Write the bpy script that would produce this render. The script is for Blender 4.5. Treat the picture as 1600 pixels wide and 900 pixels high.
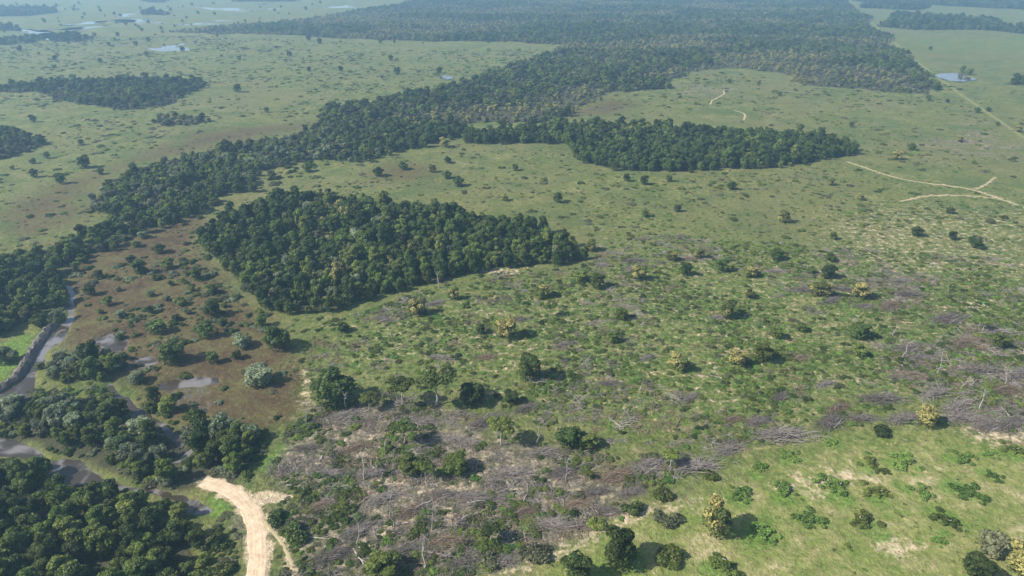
import bpy, math, random
import numpy as np
from math import radians, sin, cos, pi

for o in list(bpy.data.objects):
    bpy.data.objects.remove(o)
sc = bpy.context.scene
col = sc.collection
rng = np.random.default_rng(11)
random.seed(11)

# ------------------------------------------------------------------ camera
CAM_H = 100.0
PITCH = radians(25.94)
FOC = 1069.0                                  # focal length in pixels of a 1600 px wide frame
cd = bpy.data.cameras.new('camera'); cam = bpy.data.objects.new('camera', cd); col.objects.link(cam)
cam.location = (0, 0, CAM_H); cam.rotation_euler = (pi/2 - PITCH, 0, 0)
cd.sensor_width = 36.0; cd.lens = FOC/1600*36.0
cd.clip_start = 1.0; cd.clip_end = 40000.0
sc.camera = cam

# ------------------------------------------------------------------ sky and sun
SUN_EL, SUN_AZ = radians(40), radians(-107)    # azimuth clockwise from +Y: the sun stands to the left
SKY_STRENGTH, SUN_STRENGTH, EXPOSURE = 0.10, 4.9, 0.88
w = bpy.data.worlds.new('World'); sc.world = w; w.use_nodes = True
nt = w.node_tree
sky = nt.nodes.new('ShaderNodeTexSky'); sky.sky_type = 'NISHITA'; sky.sun_disc = False
sky.sun_elevation = SUN_EL; sky.sun_rotation = SUN_AZ; sky.dust_density = 1.5
bg = nt.nodes['Background']; bg.inputs['Strength'].default_value = SKY_STRENGTH
nt.links.new(sky.outputs[0], bg.inputs[0])
sd = bpy.data.lights.new('sun', 'SUN'); sd.energy = SUN_STRENGTH; sd.angle = radians(0.55); sd.color = (1, .935, .80)
so = bpy.data.objects.new('sun', sd); col.objects.link(so); so.location = (-300, 0, 300)
so.rotation_euler = (pi/2 - SUN_EL, 0, -SUN_AZ + pi)
sc.view_settings.view_transform = 'Standard'; sc.view_settings.look = 'None'
sc.view_settings.exposure = EXPOSURE; sc.view_settings.gamma = 1.0
sc.view_settings.use_curve_mapping = False
sc.cycles.max_bounces = 6; sc.cycles.diffuse_bounces = 2; sc.cycles.glossy_bounces = 2
sc.cycles.transmission_bounces = 3; sc.cycles.volume_bounces = 1; sc.cycles.transparent_max_bounces = 4

# ------------------------------------------------------------------ mapping helpers
CP, SP = cos(PITCH), sin(PITCH)
def G(px, py):
    """ground point (z = 0) seen at a place of the photograph"""
    dx = (px-800)/FOC; dy = (450-py)/FOC
    t = CAM_H/(SP - dy*CP)
    return (t*dx, t*(CP + dy*SP))
def pxm(X, Y, Z=0):
    """pixels per metre at a world point"""
    return FOC/(Y*CP - (Z-CAM_H)*SP)
def toimg(X, Y, Z=0.0):
    X = np.asarray(X, float); Y = np.asarray(Y, float)
    d = Y*CP - (Z-CAM_H)*SP
    return 800 + FOC*X/d, 450 - FOC*(Y*SP + (Z-CAM_H)*CP)/d
def gpoly(pts):
    return np.array([G(*p) for p in pts])

def hash2(ix, iy, seed):
    h = (ix.astype(np.int64)*374761393 + iy.astype(np.int64)*668265263 + seed*974711) & 0x7fffffff
    h = ((h ^ (h >> 13))*1274126177) & 0x7fffffff
    return ((h ^ (h >> 16)) & 0xffff)/65535.0
def vnoise(x, y, seed=0):
    ix = np.floor(x); iy = np.floor(y); fx = x-ix; fy = y-iy
    fx = fx*fx*(3-2*fx); fy = fy*fy*(3-2*fy)
    a = hash2(ix, iy, seed); b = hash2(ix+1, iy, seed); c = hash2(ix, iy+1, seed); d = hash2(ix+1, iy+1, seed)
    return (a*(1-fx)+b*fx)*(1-fy) + (c*(1-fx)+d*fx)*fy
def fbm(x, y, scale, seed=0, octv=3):
    x = np.asarray(x, float)/scale; y = np.asarray(y, float)/scale
    r = 0; a = .5
    for k in range(octv):
        r = r + a*vnoise(x, y, seed+k*17); x = x*2.03; y = y*2.03; a *= .5
    return r/(1-.5**octv)
def sdist(poly, x, y):
    """signed distance in metres, positive inside"""
    x = np.asarray(x, float); y = np.asarray(y, float)
    out = np.full(x.shape, -1e6)
    lo = poly.min(0)-150; hi = poly.max(0)+150
    m = (x > lo[0]) & (x < hi[0]) & (y > lo[1]) & (y < hi[1])
    if not m.any(): return out
    X = x[m]; Y = y[m]; d2 = np.full(X.shape, 1e12); ins = np.zeros(X.shape, bool)
    n = len(poly)
    for i in range(n):
        ax, ay = poly[i]; bx, by = poly[(i+1) % n]
        ex, ey = bx-ax, by-ay
        t = np.clip(((X-ax)*ex + (Y-ay)*ey)/(ex*ex+ey*ey+1e-9), 0, 1)
        d2 = np.minimum(d2, (X-ax-t*ex)**2 + (Y-ay-t*ey)**2)
        c = ((ay > Y) != (by > Y)) & (X < ex*(Y-ay)/(ey if abs(ey) > 1e-9 else 1e-9) + ax)
        ins ^= c
    d = np.sqrt(d2); out[m] = np.where(ins, d, -d)
    return out
def ldist(line, x, y):
    x = np.asarray(x, float); y = np.asarray(y, float); d2 = np.full(x.shape, 1e12)
    for i in range(len(line)-1):
        ax, ay = line[i]; bx, by = line[i+1]; ex, ey = bx-ax, by-ay
        t = np.clip(((x-ax)*ex + (y-ay)*ey)/(ex*ex+ey*ey+1e-9), 0, 1)
        d2 = np.minimum(d2, (x-ax-t*ex)**2 + (y-ay-t*ey)**2)
    return np.sqrt(d2)
def smooth(d, w):
    t = np.clip(d/w*.5+.5, 0, 1); return t*t*(3-2*t)

# ------------------------------------------------------------------ the plan of the place (outlines taken on the flat ground)
FOREST = {
 'near':  [(-260,715),(-60,722),(60,742),(110,765),(170,768),(240,785),(290,806),(318,832),(325,870),(318,960),(300,1100),(-400,1100)],
 'round': [(322,398),(345,425),(370,458),(420,490),(470,492),(530,480),(600,462),(700,440),(780,420),(860,416),(912,410),(905,388),(850,362),(770,345),(690,331),(610,320),(520,311),(440,312),(395,326),(345,356),(312,384)],
 'strip': [(-300,424),(-40,414),(0,412),(60,402),(102,386),(146,364),(168,348),(152,320),(152,298),(205,276),(258,256),(330,238),(400,222),(470,210),(500,192),(560,198),(700,194),(740,206),(690,224),(610,242),(560,252),(500,248),(455,254),(425,264),(404,270),(392,294),(350,310),(318,336),(264,354),(217,376),(172,396),(127,406),(102,416),(90,435),(106,458),(102,474),(62,500),(30,516),(0,530),(-80,545),(-300,560)],
 'belt':  [(490,186),(500,172),(560,166),(640,148),(700,138),(760,118),(800,98),(850,84),(880,72),(820,66),(700,64),(600,62),(450,56),(300,54),(255,51),(330,42),(420,36),(520,22),(640,6),(700,-12),(720,-30),(1290,-30),(1320,6),(1362,44),(1420,98),(1468,134),(1440,146),(1350,142),(1262,134),(1236,118),(1168,108),(1085,114),(1046,124),(1040,138),(965,144),(930,160),(905,172),(870,190),(760,192),(700,202),(600,216),(520,208)],
 'wedge': [(722,222),(760,228),(880,226),(900,250),(960,268),(1060,272),(1140,266),(1220,264),(1290,252),(1335,242),(1328,228),(1275,218),(1180,214),(1100,210),(1000,202),(930,196),(880,200),(800,206),(745,214)],
 'upper': [(82,158),(130,166),(190,174),(258,166),(292,150),(326,134),(312,128),(240,126),(150,128),(80,133),(0,138),(-120,142),(-120,146),(0,144),(60,146)],
 'small': [(226,192),(260,200),(310,197),(338,188),(305,183),(250,184)],
 'edge':  [(-160,252),(-40,250),(10,246),(60,230),(72,222),(30,213),(0,208),(-60,208),(-160,215)],
}
FARWOOD = [
 [(-200,24),(0,25),(60,24),(95,21),(92,15),(40,14),(-200,13)], [(-200,50),(0,49),(28,48),(30,44),(0,42),(-200,42)],
 [(-200,72),(0,71),(40,68),(62,66),(60,62),(0,64),(-200,65)], [(78,66),(110,66),(142,62),(140,59),(100,58),(80,62)],
 [(222,23),(262,24),(266,20),(226,19)], [(380,3),(460,2),(455,-2),(385,-2)], [(220,4),(258,4),(258,1),(222,1)],
 [(1372,42),(1440,48),(1540,48),(1620,56),(1800,56),(1800,48),(1600,50),(1560,42),(1460,38),(1375,34)],
 [(1378,30),(1450,33),(1545,36),(1552,32),(1480,28),(1385,24)], [(1340,12),(1440,16),(1455,12),(1360,6)],
 [(1560,134),(1620,136),(1760,134),(1700,128),(1580,128)], [(1470,118),(1500,120),(1526,122),(1520,116),(1490,112)],
 [(1330,2),(1800,26),(1800,-14),(1320,-14)],
]
MARSH = [[(95,430),(150,392),(250,352),(320,338),(318,390),(372,470),(430,505),(462,545),(478,590),(462,650),(420,690),(330,660),(260,640),(190,600),(150,560),(115,515),(108,460)],
         [(0,330),(60,290),(160,262),(300,205),(420,195),(520,182),(470,205),(330,232),(210,258),(155,285),(160,320),(140,352),(60,372),(0,385)],
         [(560,270),(600,250),(660,255),(690,272),(640,284),(580,284)], [(880,170),(960,150),(1010,160),(960,178),(890,184)],
         [(20,385),(140,368),(100,390),(40,392)]]
SLASH = [[(440,775),(425,725),(455,665),(500,630),(600,612),(680,634),(780,652),(850,682),(930,702),(1010,716),(1095,702),(1120,712),(1060,742),(985,778),(900,832),(800,870),(735,905),(700,960),(430,960),(450,860),(425,800)],
         [(1390,590),(1430,560),(1480,520),(1560,500),(1700,490),(1760,690),(1640,690),(1560,668),(1470,612)],
         [(845,340),(880,338),(950,362),(960,380),(915,378),(880,360)], [(1230,440),(1300,400),(1420,410),(1520,470),(1440,500),(1300,470)],
         [(1400,215),(1500,190),(1600,220),(1600,260),(1480,245)], [(1050,132),(1100,128),(1180,140),(1150,155),(1070,150)]]
REGROW = [[(475,560),(500,502),(620,468),(760,428),(900,420),(970,365),(1100,372),(1300,385),(1500,400),(1760,420),(1760,670),(1440,662),(1300,662),(1120,702),(930,692),(780,642),(640,602),(500,622)]]
PASTURE = [[(740,960),(960,805),(1120,745),(1290,690),(1440,670),(1600,690),(1800,705),(1900,1000)]]
LUSH = [[(-80,600),(0,598),(40,565),(70,515),(40,520),(0,540),(-80,560)], [(415,740),(425,715),(450,695),(470,705),(450,725)], [(315,790),(335,775),(372,790),(370,810),(335,812)],
        [(255,705),(285,690),(300,680),(290,720),(265,730)], [(105,700),(130,690),(150,705),(120,716)], [(1390,62),(1600,55),(1800,58),(1800,85),(1430,85)],
        [(0,195),(120,190),(220,172),(230,192),(130,205),(70,215),(0,200)]]
SANDY = [[(760,905),(850,858),(930,815),(985,786),(1090,768),(1140,768),(1060,800),(960,840),(860,880),(800,915)], [(1200,745),(1260,718),(1330,715),(1370,740),(1260,760)],
         [(1490,475),(1530,470),(1550,485),(1510,490)], [(460,570),(475,560),(490,620),(470,650),(462,610)], [(1330,835),(1380,820),(1440,850),(1400,870)],
         [(1560,690),(1500,672),(1530,655),(1600,668),(1640,690)], [(700,432),(760,420),(830,420),(800,432)], [(640,770),(690,740),(720,770),(680,790)], [(560,830),(640,800),(660,830),(590,850)]]
ROAD = [(318,752),(345,759),(372,775),(392,797),(401,830),(402,870),(398,930),(392,1010)]
ROADSPUR = [(384,770),(402,769),(424,769),(462,777),(440,783),(414,791),(398,793)]
FOOTPATH = [(408,808),(425,828),(442,850),(455,878),(463,910),(470,960)]
TRACKA = [(1322,253),(1350,262),(1372,270),(1410,280),(1450,286),(1500,292),(1535,301),(1570,314),(1620,330),(1720,356)]
TRACKB = [(1406,314),(1440,307),(1480,304),(1520,306),(1556,310)]
TRACKC = [(1525,296),(1542,288),(1554,278)]
TRACKD = [(1110,163),(1112,156),(1122,152),(1132,147),(1131,141)]
TRACKE = [(1147,172),(1158,175),(1165,179),(1162,188)]
FENCELINE = [(1720,300),(1600,215),(1530,167),(1478,130),(1436,99),(1402,71),(1370,42),(1338,16),(1316,-4)]
RIVER = [(-200,650),(-60,668),(0,686),(20,688),(48,702),(62,712),(84,722),(105,715),(132,719),(160,738),(172,750),(205,759),(252,771),(300,781),(328,786),(335,794),(318,800),(298,795),(270,783),(240,773),(200,763),(168,755),(158,752),(122,754),(86,748),(76,730),(48,716),(0,712),(-60,700),(-200,690)]
CHANNEL = [(-120,690),(-30,634),(0,614),(28,596),(45,572),(60,548),(75,525),(88,511),(100,503),(106,490),(104,470),(102,450),(108,442),(113,455),(113,478),(112,506),(98,530),(78,546),(66,566),(58,590),(44,612),(0,634),(-120,720)]
BANK = [(-60,640),(0,607),(24,592),(38,571),(49,550),(63,529),(78,511),(88,506)]
STREAM = [[(166,601),(188,615),(204,630),(214,640),(238,654),(258,668),(272,684),(278,702)], [(212,640),(205,650),(200,660)], [(312,692),(292,705),(268,724)], [(262,668),(270,678)]]
POOLS = [[(245,606),(270,592),(300,590),(340,588),(346,595),(320,602),(280,605),(260,612)], [(150,530),(172,520),(196,530),(190,546),(165,548)], [(215,560),(240,556),(242,568),(220,572)], [(300,640),(318,634),(322,642),(305,648)],
         [(1456,116),(1490,112),(1508,118),(1532,124),(1500,128),(1474,124)], [(686,119),(700,116),(712,121),(698,125)]]
FLOOD = [[(25,46),(62,42),(82,44),(78,50),(92,54),(80,60),(58,62),(38,56)], [(88,42),(160,40),(150,44),(100,46)], [(108,34),(176,32),(160,37),(118,38)], [(188,30),(232,27),(228,34),(200,37)], [(100,52),(140,50),(136,54),(104,55)],
         [(308,11),(360,13),(424,15),(380,17),(322,15)], [(200,22),(225,20),(222,25),(204,25)], [(505,11),(560,8),(562,12),(520,13)], [(258,72),(285,68),(308,69),(300,74),(268,76)], [(170,50),(190,49),(186,53),(172,53)], [(312,33),(346,32),(340,36),(316,36)], [(0,56),(10,55),(12,59),(0,60)],
         [(380,6),(440,5),(420,8),(390,8)]]
fp = {k: gpoly(v) for k, v in FOREST.items()}
farp = [gpoly(v) for v in FARWOOD]
SCRUBLINE = [gpoly([(560,205),(700,178),(860,150),(1000,130),(1060,105),(1200,80),(1400,110),(1440,146),(1250,134),(1080,112),(960,142),(860,188),(700,200)])]

# ------------------------------------------------------------------ materials
def newmat(name):
    m = bpy.data.materials.new(name); m.use_nodes = True
    n = m.node_tree; n.nodes.clear()
    return m, n
class NB:
    """tiny node builder"""
    def __init__(s, n): s.n = n
    def node(s, t, **kw):
        x = s.n.nodes.new(t)
        for k, v in kw.items(): setattr(x, k, v)
        return x
    def val(s, sock, v):
        if hasattr(v, 'is_output') or isinstance(v, bpy.types.NodeSocket): s.n.links.new(v, sock)
        else: sock.default_value = v
    def noise(s, vec, scale, detail=2.0, rough=.55, dist=0.0):
        x = s.node('ShaderNodeTexNoise'); s.n.links.new(vec, x.inputs['Vector'])
        x.inputs['Scale'].default_value = scale; x.inputs['Detail'].default_value = detail
        x.inputs['Roughness'].default_value = rough; x.inputs['Distortion'].default_value = dist
        return x.outputs['Fac']
    def math(s, op, a, b=0.0, c=0.0, clamp=False):
        x = s.node('ShaderNodeMath', operation=op, use_clamp=clamp)
        s.val(x.inputs[0], a); s.val(x.inputs[1], b); s.val(x.inputs[2], c)
        return x.outputs[0]
    def ss(s, x, lo, hi):
        m = s.node('ShaderNodeMapRange', interpolation_type='SMOOTHSTEP')
        s.val(m.inputs[0], x); m.inputs[1].default_value = lo; m.inputs[2].default_value = hi
        return m.outputs[0]
    def mix(s, f, a, b):
        m = s.node('ShaderNodeMix', data_type='RGBA'); s.val(m.inputs[0], f)
        for i, v in ((6, a), (7, b)):
            if isinstance(v, tuple): m.inputs[i].default_value = (*v, 1) if len(v) == 3 else v
            else: s.n.links.new(v, m.inputs[i])
        return m.outputs[2]
    def ramp(s, f, stops):
        r = s.node('ShaderNodeValToRGB'); s.val(r.inputs[0], f); e = r.color_ramp.elements
        while len(e) < len(stops): e.new(.5)
        for i, (p, c) in enumerate(stops): e[i].position = p; e[i].color = (*c, 1)
        return r.outputs[0]
    def mul(s, a, f):
        m = s.node('ShaderNodeVectorMath', operation='SCALE'); s.n.links.new(a, m.inputs[0]); s.val(m.inputs['Scale'], f)
        return m.outputs[0]

def leaf_mat(name, ca, cb, flower=(.33,.27,.07), trans=.36):
    m, n = newmat(name); b = NB(n)
    at = b.node('ShaderNodeAttribute', attribute_name='tint'); sep = b.node('ShaderNodeSeparateColor'); n.links.new(at.outputs['Color'], sep.inputs[0])
    oi = b.node('ShaderNodeObjectInfo')
    c = b.mix(oi.outputs['Random'], ca, cb)
    c = b.mul(c, b.math('MULTIPLY_ADD', sep.outputs[0], 1.0, .5))
    r2 = b.math('FRACT', b.math('MULTIPLY', oi.outputs['Random'], 17.31))
    c = b.mul(c, b.math('MULTIPLY_ADD', r2, .95, .58))
    c = b.mix(sep.outputs[1], c, flower)
    p = b.node('ShaderNodeBsdfPrincipled'); n.links.new(c, p.inputs['Base Color'])
    p.inputs['Roughness'].default_value = .62; p.inputs['Specular IOR Level'].default_value = .22
    t = b.node('ShaderNodeBsdfTranslucent'); n.links.new(c, t.inputs['Color'])
    mx = b.node('ShaderNodeMixShader'); mx.inputs[0].default_value = trans
    n.links.new(p.outputs[0], mx.inputs[1]); n.links.new(t.outputs[0], mx.inputs[2])
    o = b.node('ShaderNodeOutputMaterial'); n.links.new(mx.outputs[0], o.inputs[0])
    return m
def wood_mat(name, ca, cb, scale=3.0):
    m, n = newmat(name); b = NB(n)
    tc = b.node('ShaderNodeTexCoord'); oi = b.node('ShaderNodeObjectInfo')
    f = b.noise(tc.outputs['Object'], scale, 3)
    f = b.math('MULTIPLY_ADD', f, .7, b.math('MULTIPLY', oi.outputs['Random'], .35))
    c = b.mix(b.ss(f, .25, .85), ca, cb)
    p = b.node('ShaderNodeBsdfPrincipled'); n.links.new(c, p.inputs['Base Color']); p.inputs['Roughness'].default_value = .85
    o = b.node('ShaderNodeOutputMaterial'); n.links.new(p.outputs[0], o.inputs[0])
    return m
M = {
 'dark':   leaf_mat('leaf_dark_green', (.046,.076,.019), (.088,.122,.030)),
 'mid':    leaf_mat('leaf_mid_green', (.080,.118,.024), (.132,.158,.038)),
 'grey':   leaf_mat('leaf_grey_green', (.120,.152,.082), (.175,.205,.120)),
 'scrub':  leaf_mat('leaf_olive_scrub', (.096,.108,.056), (.150,.152,.086)),
 'yellow': leaf_mat('leaf_olive_with_flowers', (.090,.120,.034), (.130,.150,.046), (.40,.35,.13)),
 'lush':   leaf_mat('leaf_fresh_green', (.085,.155,.030), (.125,.190,.044)),
 'tuft':   leaf_mat('leaf_grass_tuft', (.080,.112,.030), (.150,.150,.055)),
 'straw':  leaf_mat('leaf_dry_straw', (.25,.20,.10), (.36,.30,.16)),
 'bark':   wood_mat('bark_brown', (.10,.08,.06), (.22,.18,.14)),
 'pale':   wood_mat('bark_pale_grey', (.20,.175,.15), (.38,.345,.30)),
 'dead':   wood_mat('wood_weathered_grey', (.18,.155,.14), (.34,.305,.28)),
 'twig':   wood_mat('wood_purple_grey_twig', (.095,.081,.072), (.260,.226,.205)),
 'brown':  wood_mat('wood_brown_twig', (.12,.085,.06), (.24,.18,.125)),
 'stone':  wood_mat('stump_cut_face', (.45,.42,.38), (.62,.58,.52)),
}

def ground_material():
    m, n = newmat('ground_savanna'); b = NB(n)
    g = b.node('ShaderNodeNewGeometry'); P = g.outputs['Position']
    A = b.node('ShaderNodeAttribute', attribute_name='mask_a'); sa = b.node('ShaderNodeSeparateColor'); n.links.new(A.outputs['Color'], sa.inputs[0])
    B = b.node('ShaderNodeAttribute', attribute_name='mask_b'); sb = b.node('ShaderNodeSeparateColor'); n.links.new(B.outputs['Color'], sb.inputs[0])
    marsh, slash, sand, lush = sa.outputs[0], sa.outputs[1], sa.outputs[2], A.outputs['Alpha']
    mud, floor, regrow, past = sb.outputs[0], sb.outputs[1], sb.outputs[2], B.outputs['Alpha']
    n1 = b.noise(P, .012, 3); n2 = b.noise(P, .085, 4, .6, .6); n3 = b.noise(P, .45, 4, .65, .4); n4 = b.noise(P, 2.2, 3, .7)
    mp = b.node('ShaderNodeMapping'); n.links.new(P, mp.inputs[0]); mp.inputs['Scale'].default_value = (.35, 1, 1); mp.inputs['Rotation'].default_value = (0, 0, .25)
    n5 = b.noise(mp.outputs[0], .28, 4, .65, .8); n6 = b.noise(P, .03, 4, .6, 1.0)
    n7 = b.noise(P, 1.0, 4, .75, .3)
    f = b.math('ADD', b.math('MULTIPLY', n2, .34), b.math('ADD', b.math('MULTIPLY', n3, .36), b.math('MULTIPLY', n7, .30)))
    grass = b.ramp(f, [(.37, (.044,.066,.016)), (.47, (.088,.109,.029)), (.55, (.132,.139,.046)), (.64, (.240,.212,.105))])
    grass = b.mix(b.math('MULTIPLY', b.ss(n1, .42, .60), .5), grass, (.128,.122,.050))
    grass = b.mix(b.math('MULTIPLY', b.ss(n6, .50, .64), .6), grass, (.060,.090,.026))
    rg = b.ramp(b.math('ADD', b.math('MULTIPLY', n5, .42), b.math('ADD', b.math('MULTIPLY', n3, .28), b.math('MULTIPLY', n7, .30))), [(.38, (.042,.074,.015)), (.48, (.086,.118,.028)), (.56, (.135,.132,.054)), (.64, (.30,.240,.140))])
    c = b.mix(regrow, grass, rg)
    ps = b.ramp(b.math('ADD', b.math('MULTIPLY', n2, .48), b.math('ADD', b.math('MULTIPLY', n3, .27), b.math('MULTIPLY', n7, .25))), [(.38, (.088,.138,.028)), (.475, (.140,.166,.046)), (.55, (.205,.200,.080)), (.63, (.37,.315,.19))])
    c = b.mix(past, c, ps)
    mb = b.ramp(b.math('ADD', b.math('MULTIPLY', n2, .5), b.math('ADD', b.math('MULTIPLY', n3, .25), b.math('MULTIPLY', n7, .25))), [(.37, (.038,.027,.015)), (.47, (.076,.053,.026)), (.55, (.090,.078,.030)), (.65, (.105,.108,.040))])
    k = b.ss(b.math('ADD', marsh, b.math('MULTIPLY', b.math('SUBTRACT', n2, .5), .9)), .25, .75)
    c = b.mix(k, c, mb)
    lg = b.mix(b.ss(n7, .35, .65), (.060,.125,.018), (.125,.195,.040))
    k = b.ss(b.math('ADD', lush, b.math('MULTIPLY', b.math('SUBTRACT', n3, .5), .9)), .35, .7)
    c = b.mix(b.math('MULTIPLY', k, .85), c, lg)
    sl = b.ramp(b.math('ADD', b.math('MULTIPLY', n5, .36), b.math('ADD', b.math('MULTIPLY', n3, .30), b.math('MULTIPLY', n7, .34))), [(.38, (.040,.050,.022)), (.45, (.080,.078,.044)), (.52, (.150,.130,.096)), (.60, (.36,.295,.20))])
    k = b.ss(b.math('ADD', slash, b.math('MULTIPLY', b.math('SUBTRACT', n2, .5), 2.0)), .30, .85)
    c = b.mix(k, c, sl)
    md = b.mix(n3, (.060,.054,.042), (.130,.118,.104))
    k = b.ss(b.math('ADD', mud, b.math('MULTIPLY', b.math('SUBTRACT', n3, .5), 1.2)), .45, .8)
    c = b.mix(k, c, md)
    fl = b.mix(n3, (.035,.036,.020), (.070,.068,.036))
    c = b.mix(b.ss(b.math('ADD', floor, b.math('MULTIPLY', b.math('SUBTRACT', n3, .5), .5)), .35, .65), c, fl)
    sn = b.mix(n3, (.30,.24,.155), (.50,.41,.29))
    k = b.ss(b.math('ADD', sand, b.math('MULTIPLY', b.math('SUBTRACT', b.math('MULTIPLY_ADD', n3, .6, b.math('MULTIPLY', n7, .4)), .5), 1.9)), .42, .78)
    c = b.mix(k, c, sn)
    n8 = b.noise(P, .75, 5, .8, .2)
    rough = b.math('MAXIMUM', regrow, slash); amt = b.math('MULTIPLY_ADD', rough, .34, .34)
    c = b.mul(c, b.math('MULTIPLY_ADD', b.math('SUBTRACT', b.ss(n8, .40, .60), .55), amt, .98))
    p = b.node('ShaderNodeBsdfPrincipled'); n.links.new(c, p.inputs['Base Color']); p.inputs['Roughness'].default_value = .95; p.inputs['Specular IOR Level'].default_value = .15
    bp = b.node('ShaderNodeBump'); bp.inputs['Strength'].default_value = .9; bp.inputs['Distance'].default_value = .6
    hgt = b.math('ADD', b.math('MULTIPLY', n3, 1.0), b.math('MULTIPLY', n4, .45)); n.links.new(hgt, bp.inputs['Height']); n.links.new(bp.outputs[0], p.inputs['Normal'])
    o = b.node('ShaderNodeOutputMaterial'); n.links.new(p.outputs[0], o.inputs[0])
    return m
def sand_material(name, ca, cb, ruts=True):
    m, n = newmat(name); b = NB(n)
    g = b.node('ShaderNodeNewGeometry'); P = g.outputs['Position']
    at = b.node('ShaderNodeAttribute', attribute_name='lane')          # x = metres across, y = metres along
    mp = b.node('ShaderNodeMapping'); n.links.new(at.outputs['Vector'], mp.inputs[0]); mp.inputs['Scale'].default_value = (1, .05, 1)
    st = b.noise(mp.outputs[0], 2.6, 3, .6); n3 = b.noise(P, .6, 4, .65); n4 = b.noise(P, 3.0, 3, .7)
    f = b.math('ADD', b.math('MULTIPLY', st, .34 if ruts else .1), b.math('ADD', b.math('MULTIPLY', n3, .42), b.math('MULTIPLY', n4, .24)))
    c = b.mix(b.ss(f, .36, .64), ca, cb)
    p = b.node('ShaderNodeBsdfPrincipled'); n.links.new(c, p.inputs['Base Color']); p.inputs['Roughness'].default_value = .95; p.inputs['Specular IOR Level'].default_value = .1
    bp = b.node('ShaderNodeBump'); bp.inputs['Strength'].default_value = .6; bp.inputs['Distance'].default_value = .25
    n.links.new(f, bp.inputs['Height']); n.links.new(bp.outputs[0], p.inputs['Normal'])
    o = b.node('ShaderNodeOutputMaterial'); n.links.new(p.outputs[0], o.inputs[0])
    return m
def water_material():
    m, n = newmat('water_turbid'); b = NB(n)
    g = b.node('ShaderNodeNewGeometry'); P = g.outputs['Position']
    n2 = b.noise(P, .12, 3, .6, .5); n4 = b.noise(P, 1.2, 2)
    c = b.mix(b.ss(n2, .47, .60), (.040,.032,.022), (.150,.140,.138))
    p = b.node('ShaderNodeBsdfPrincipled'); n.links.new(c, p.inputs['Base Color']); p.inputs['Roughness'].default_value = .09; p.inputs['IOR'].default_value = 1.33
    bp = b.node('ShaderNodeBump'); bp.inputs['Strength'].default_value = .12; bp.inputs['Distance'].default_value = .15
    n.links.new(n4, bp.inputs['Height']); n.links.new(bp.outputs[0], p.inputs['Normal'])
    o = b.node('ShaderNodeOutputMaterial'); n.links.new(p.outputs[0], o.inputs[0])
    return m
M['ground'] = ground_material(); M['water'] = water_material()
M['road'] = sand_material('road_sand', (.36,.27,.18), (.58,.465,.335))
M['track'] = sand_material('track_sand', (.33,.27,.165), (.50,.42,.30), False)
M['verge'] = sand_material('track_grass_sand', (.15,.155,.06), (.28,.25,.125), False)
M['bank'] = wood_mat('bank_earth', (.060,.050,.042), (.125,.108,.094), 1.2)

# ------------------------------------------------------------------ object helpers
def mesh_obj(name, verts, faces, mat, parent=None, link=True):
    me = bpy.data.meshes.new(name); me.from_pydata([tuple(v) for v in verts], [], [tuple(f) for f in faces]); me.update()
    if mat: me.materials.append(mat)
    o = bpy.data.objects.new(name, me)
    if link: col.objects.link(o)
    if parent: o.parent = parent
    return o
def tag(o, label=None, cat=None, group=None, kind=None):
    for k, v in (('label', label), ('category', cat), ('group', group), ('kind', kind)):
        if v: o[k] = v
    return o
def fast_mesh(name, V, F, mat, cols=None):
    """quads / triangles from numpy arrays"""
    me = bpy.data.meshes.new(name); k = F.shape[1]
    me.vertices.add(len(V)); me.vertices.foreach_set('co', V.astype(np.float32).ravel())
    me.loops.add(F.size); me.loops.foreach_set('vertex_index', F.astype(np.int32).ravel())
    me.polygons.add(len(F)); me.polygons.foreach_set('loop_start', (np.arange(len(F))*k).astype(np.int32))
    if cols:
        for nm, arr in cols.items():
            a = me.attributes.new(nm, 'FLOAT_COLOR', 'POINT'); a.data.foreach_set('color', arr.astype(np.float32).ravel())
    me.update(calc_edges=True); me.validate()
    if mat: me.materials.append(mat)
    return me

# ------------------------------------------------------------------ ground
rows = [-900., -400., -150., -40., 20., 45.]
y = 60.
while y < 12000:
    rows.append(y); y += max(.62, y*.0062)
rows = np.array(rows); NC = 640
u = np.linspace(-1, 1, NC)
outer = np.array([40., 160., 600., 2500., 9000.])
Wd = 95 + .93*np.maximum(rows, 0)
gx = np.concatenate([-(Wd[:, None]+outer[::-1][None]), Wd[:, None]*u[None], Wd[:, None]+outer[None]], 1)
gy = np.repeat(rows[:, None], gx.shape[1], 1)
NR, NCC = gx.shape
X = gx.ravel(); Y = gy.ravel()
wx = X + (fbm(X, Y, 14, 3)-.5)*9 + (fbm(X, Y, 70, 5)-.5)*np.clip(Y*.05, 4, 36)
wy = Y + (fbm(X, Y, 14, 8)-.5)*9 + (fbm(X, Y, 70, 9)-.5)*np.clip(Y*.05, 4, 36)
MOUNDPX = [(1160,770,42),(1225,766,38),(1302,760,54),(1367,768,44),(1440,768,36),(1515,770,48),(1265,810,46),(1350,812,48),(1475,814,46),(1190,832,50),(1415,722,44),(1360,723,34),(1505,715,36),(1545,708,24),(1580,703,38),(1133,890,60),(1235,710,32),(1190,728,26),(1555,745,26),(1378,735,26),(1465,846,26),(1325,855,18),(1300,690,26)]
def mound_mask():
    r = np.zeros(X.shape)
    for a, b_, c_ in MOUNDPX:
        x0, y0 = G(a, b_); R = c_/2/pxm(x0, y0)*1.5; r = np.maximum(r, np.clip(1.1-np.hypot(wx-x0, wy-y0)/R, 0, .62))
    return r
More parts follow.
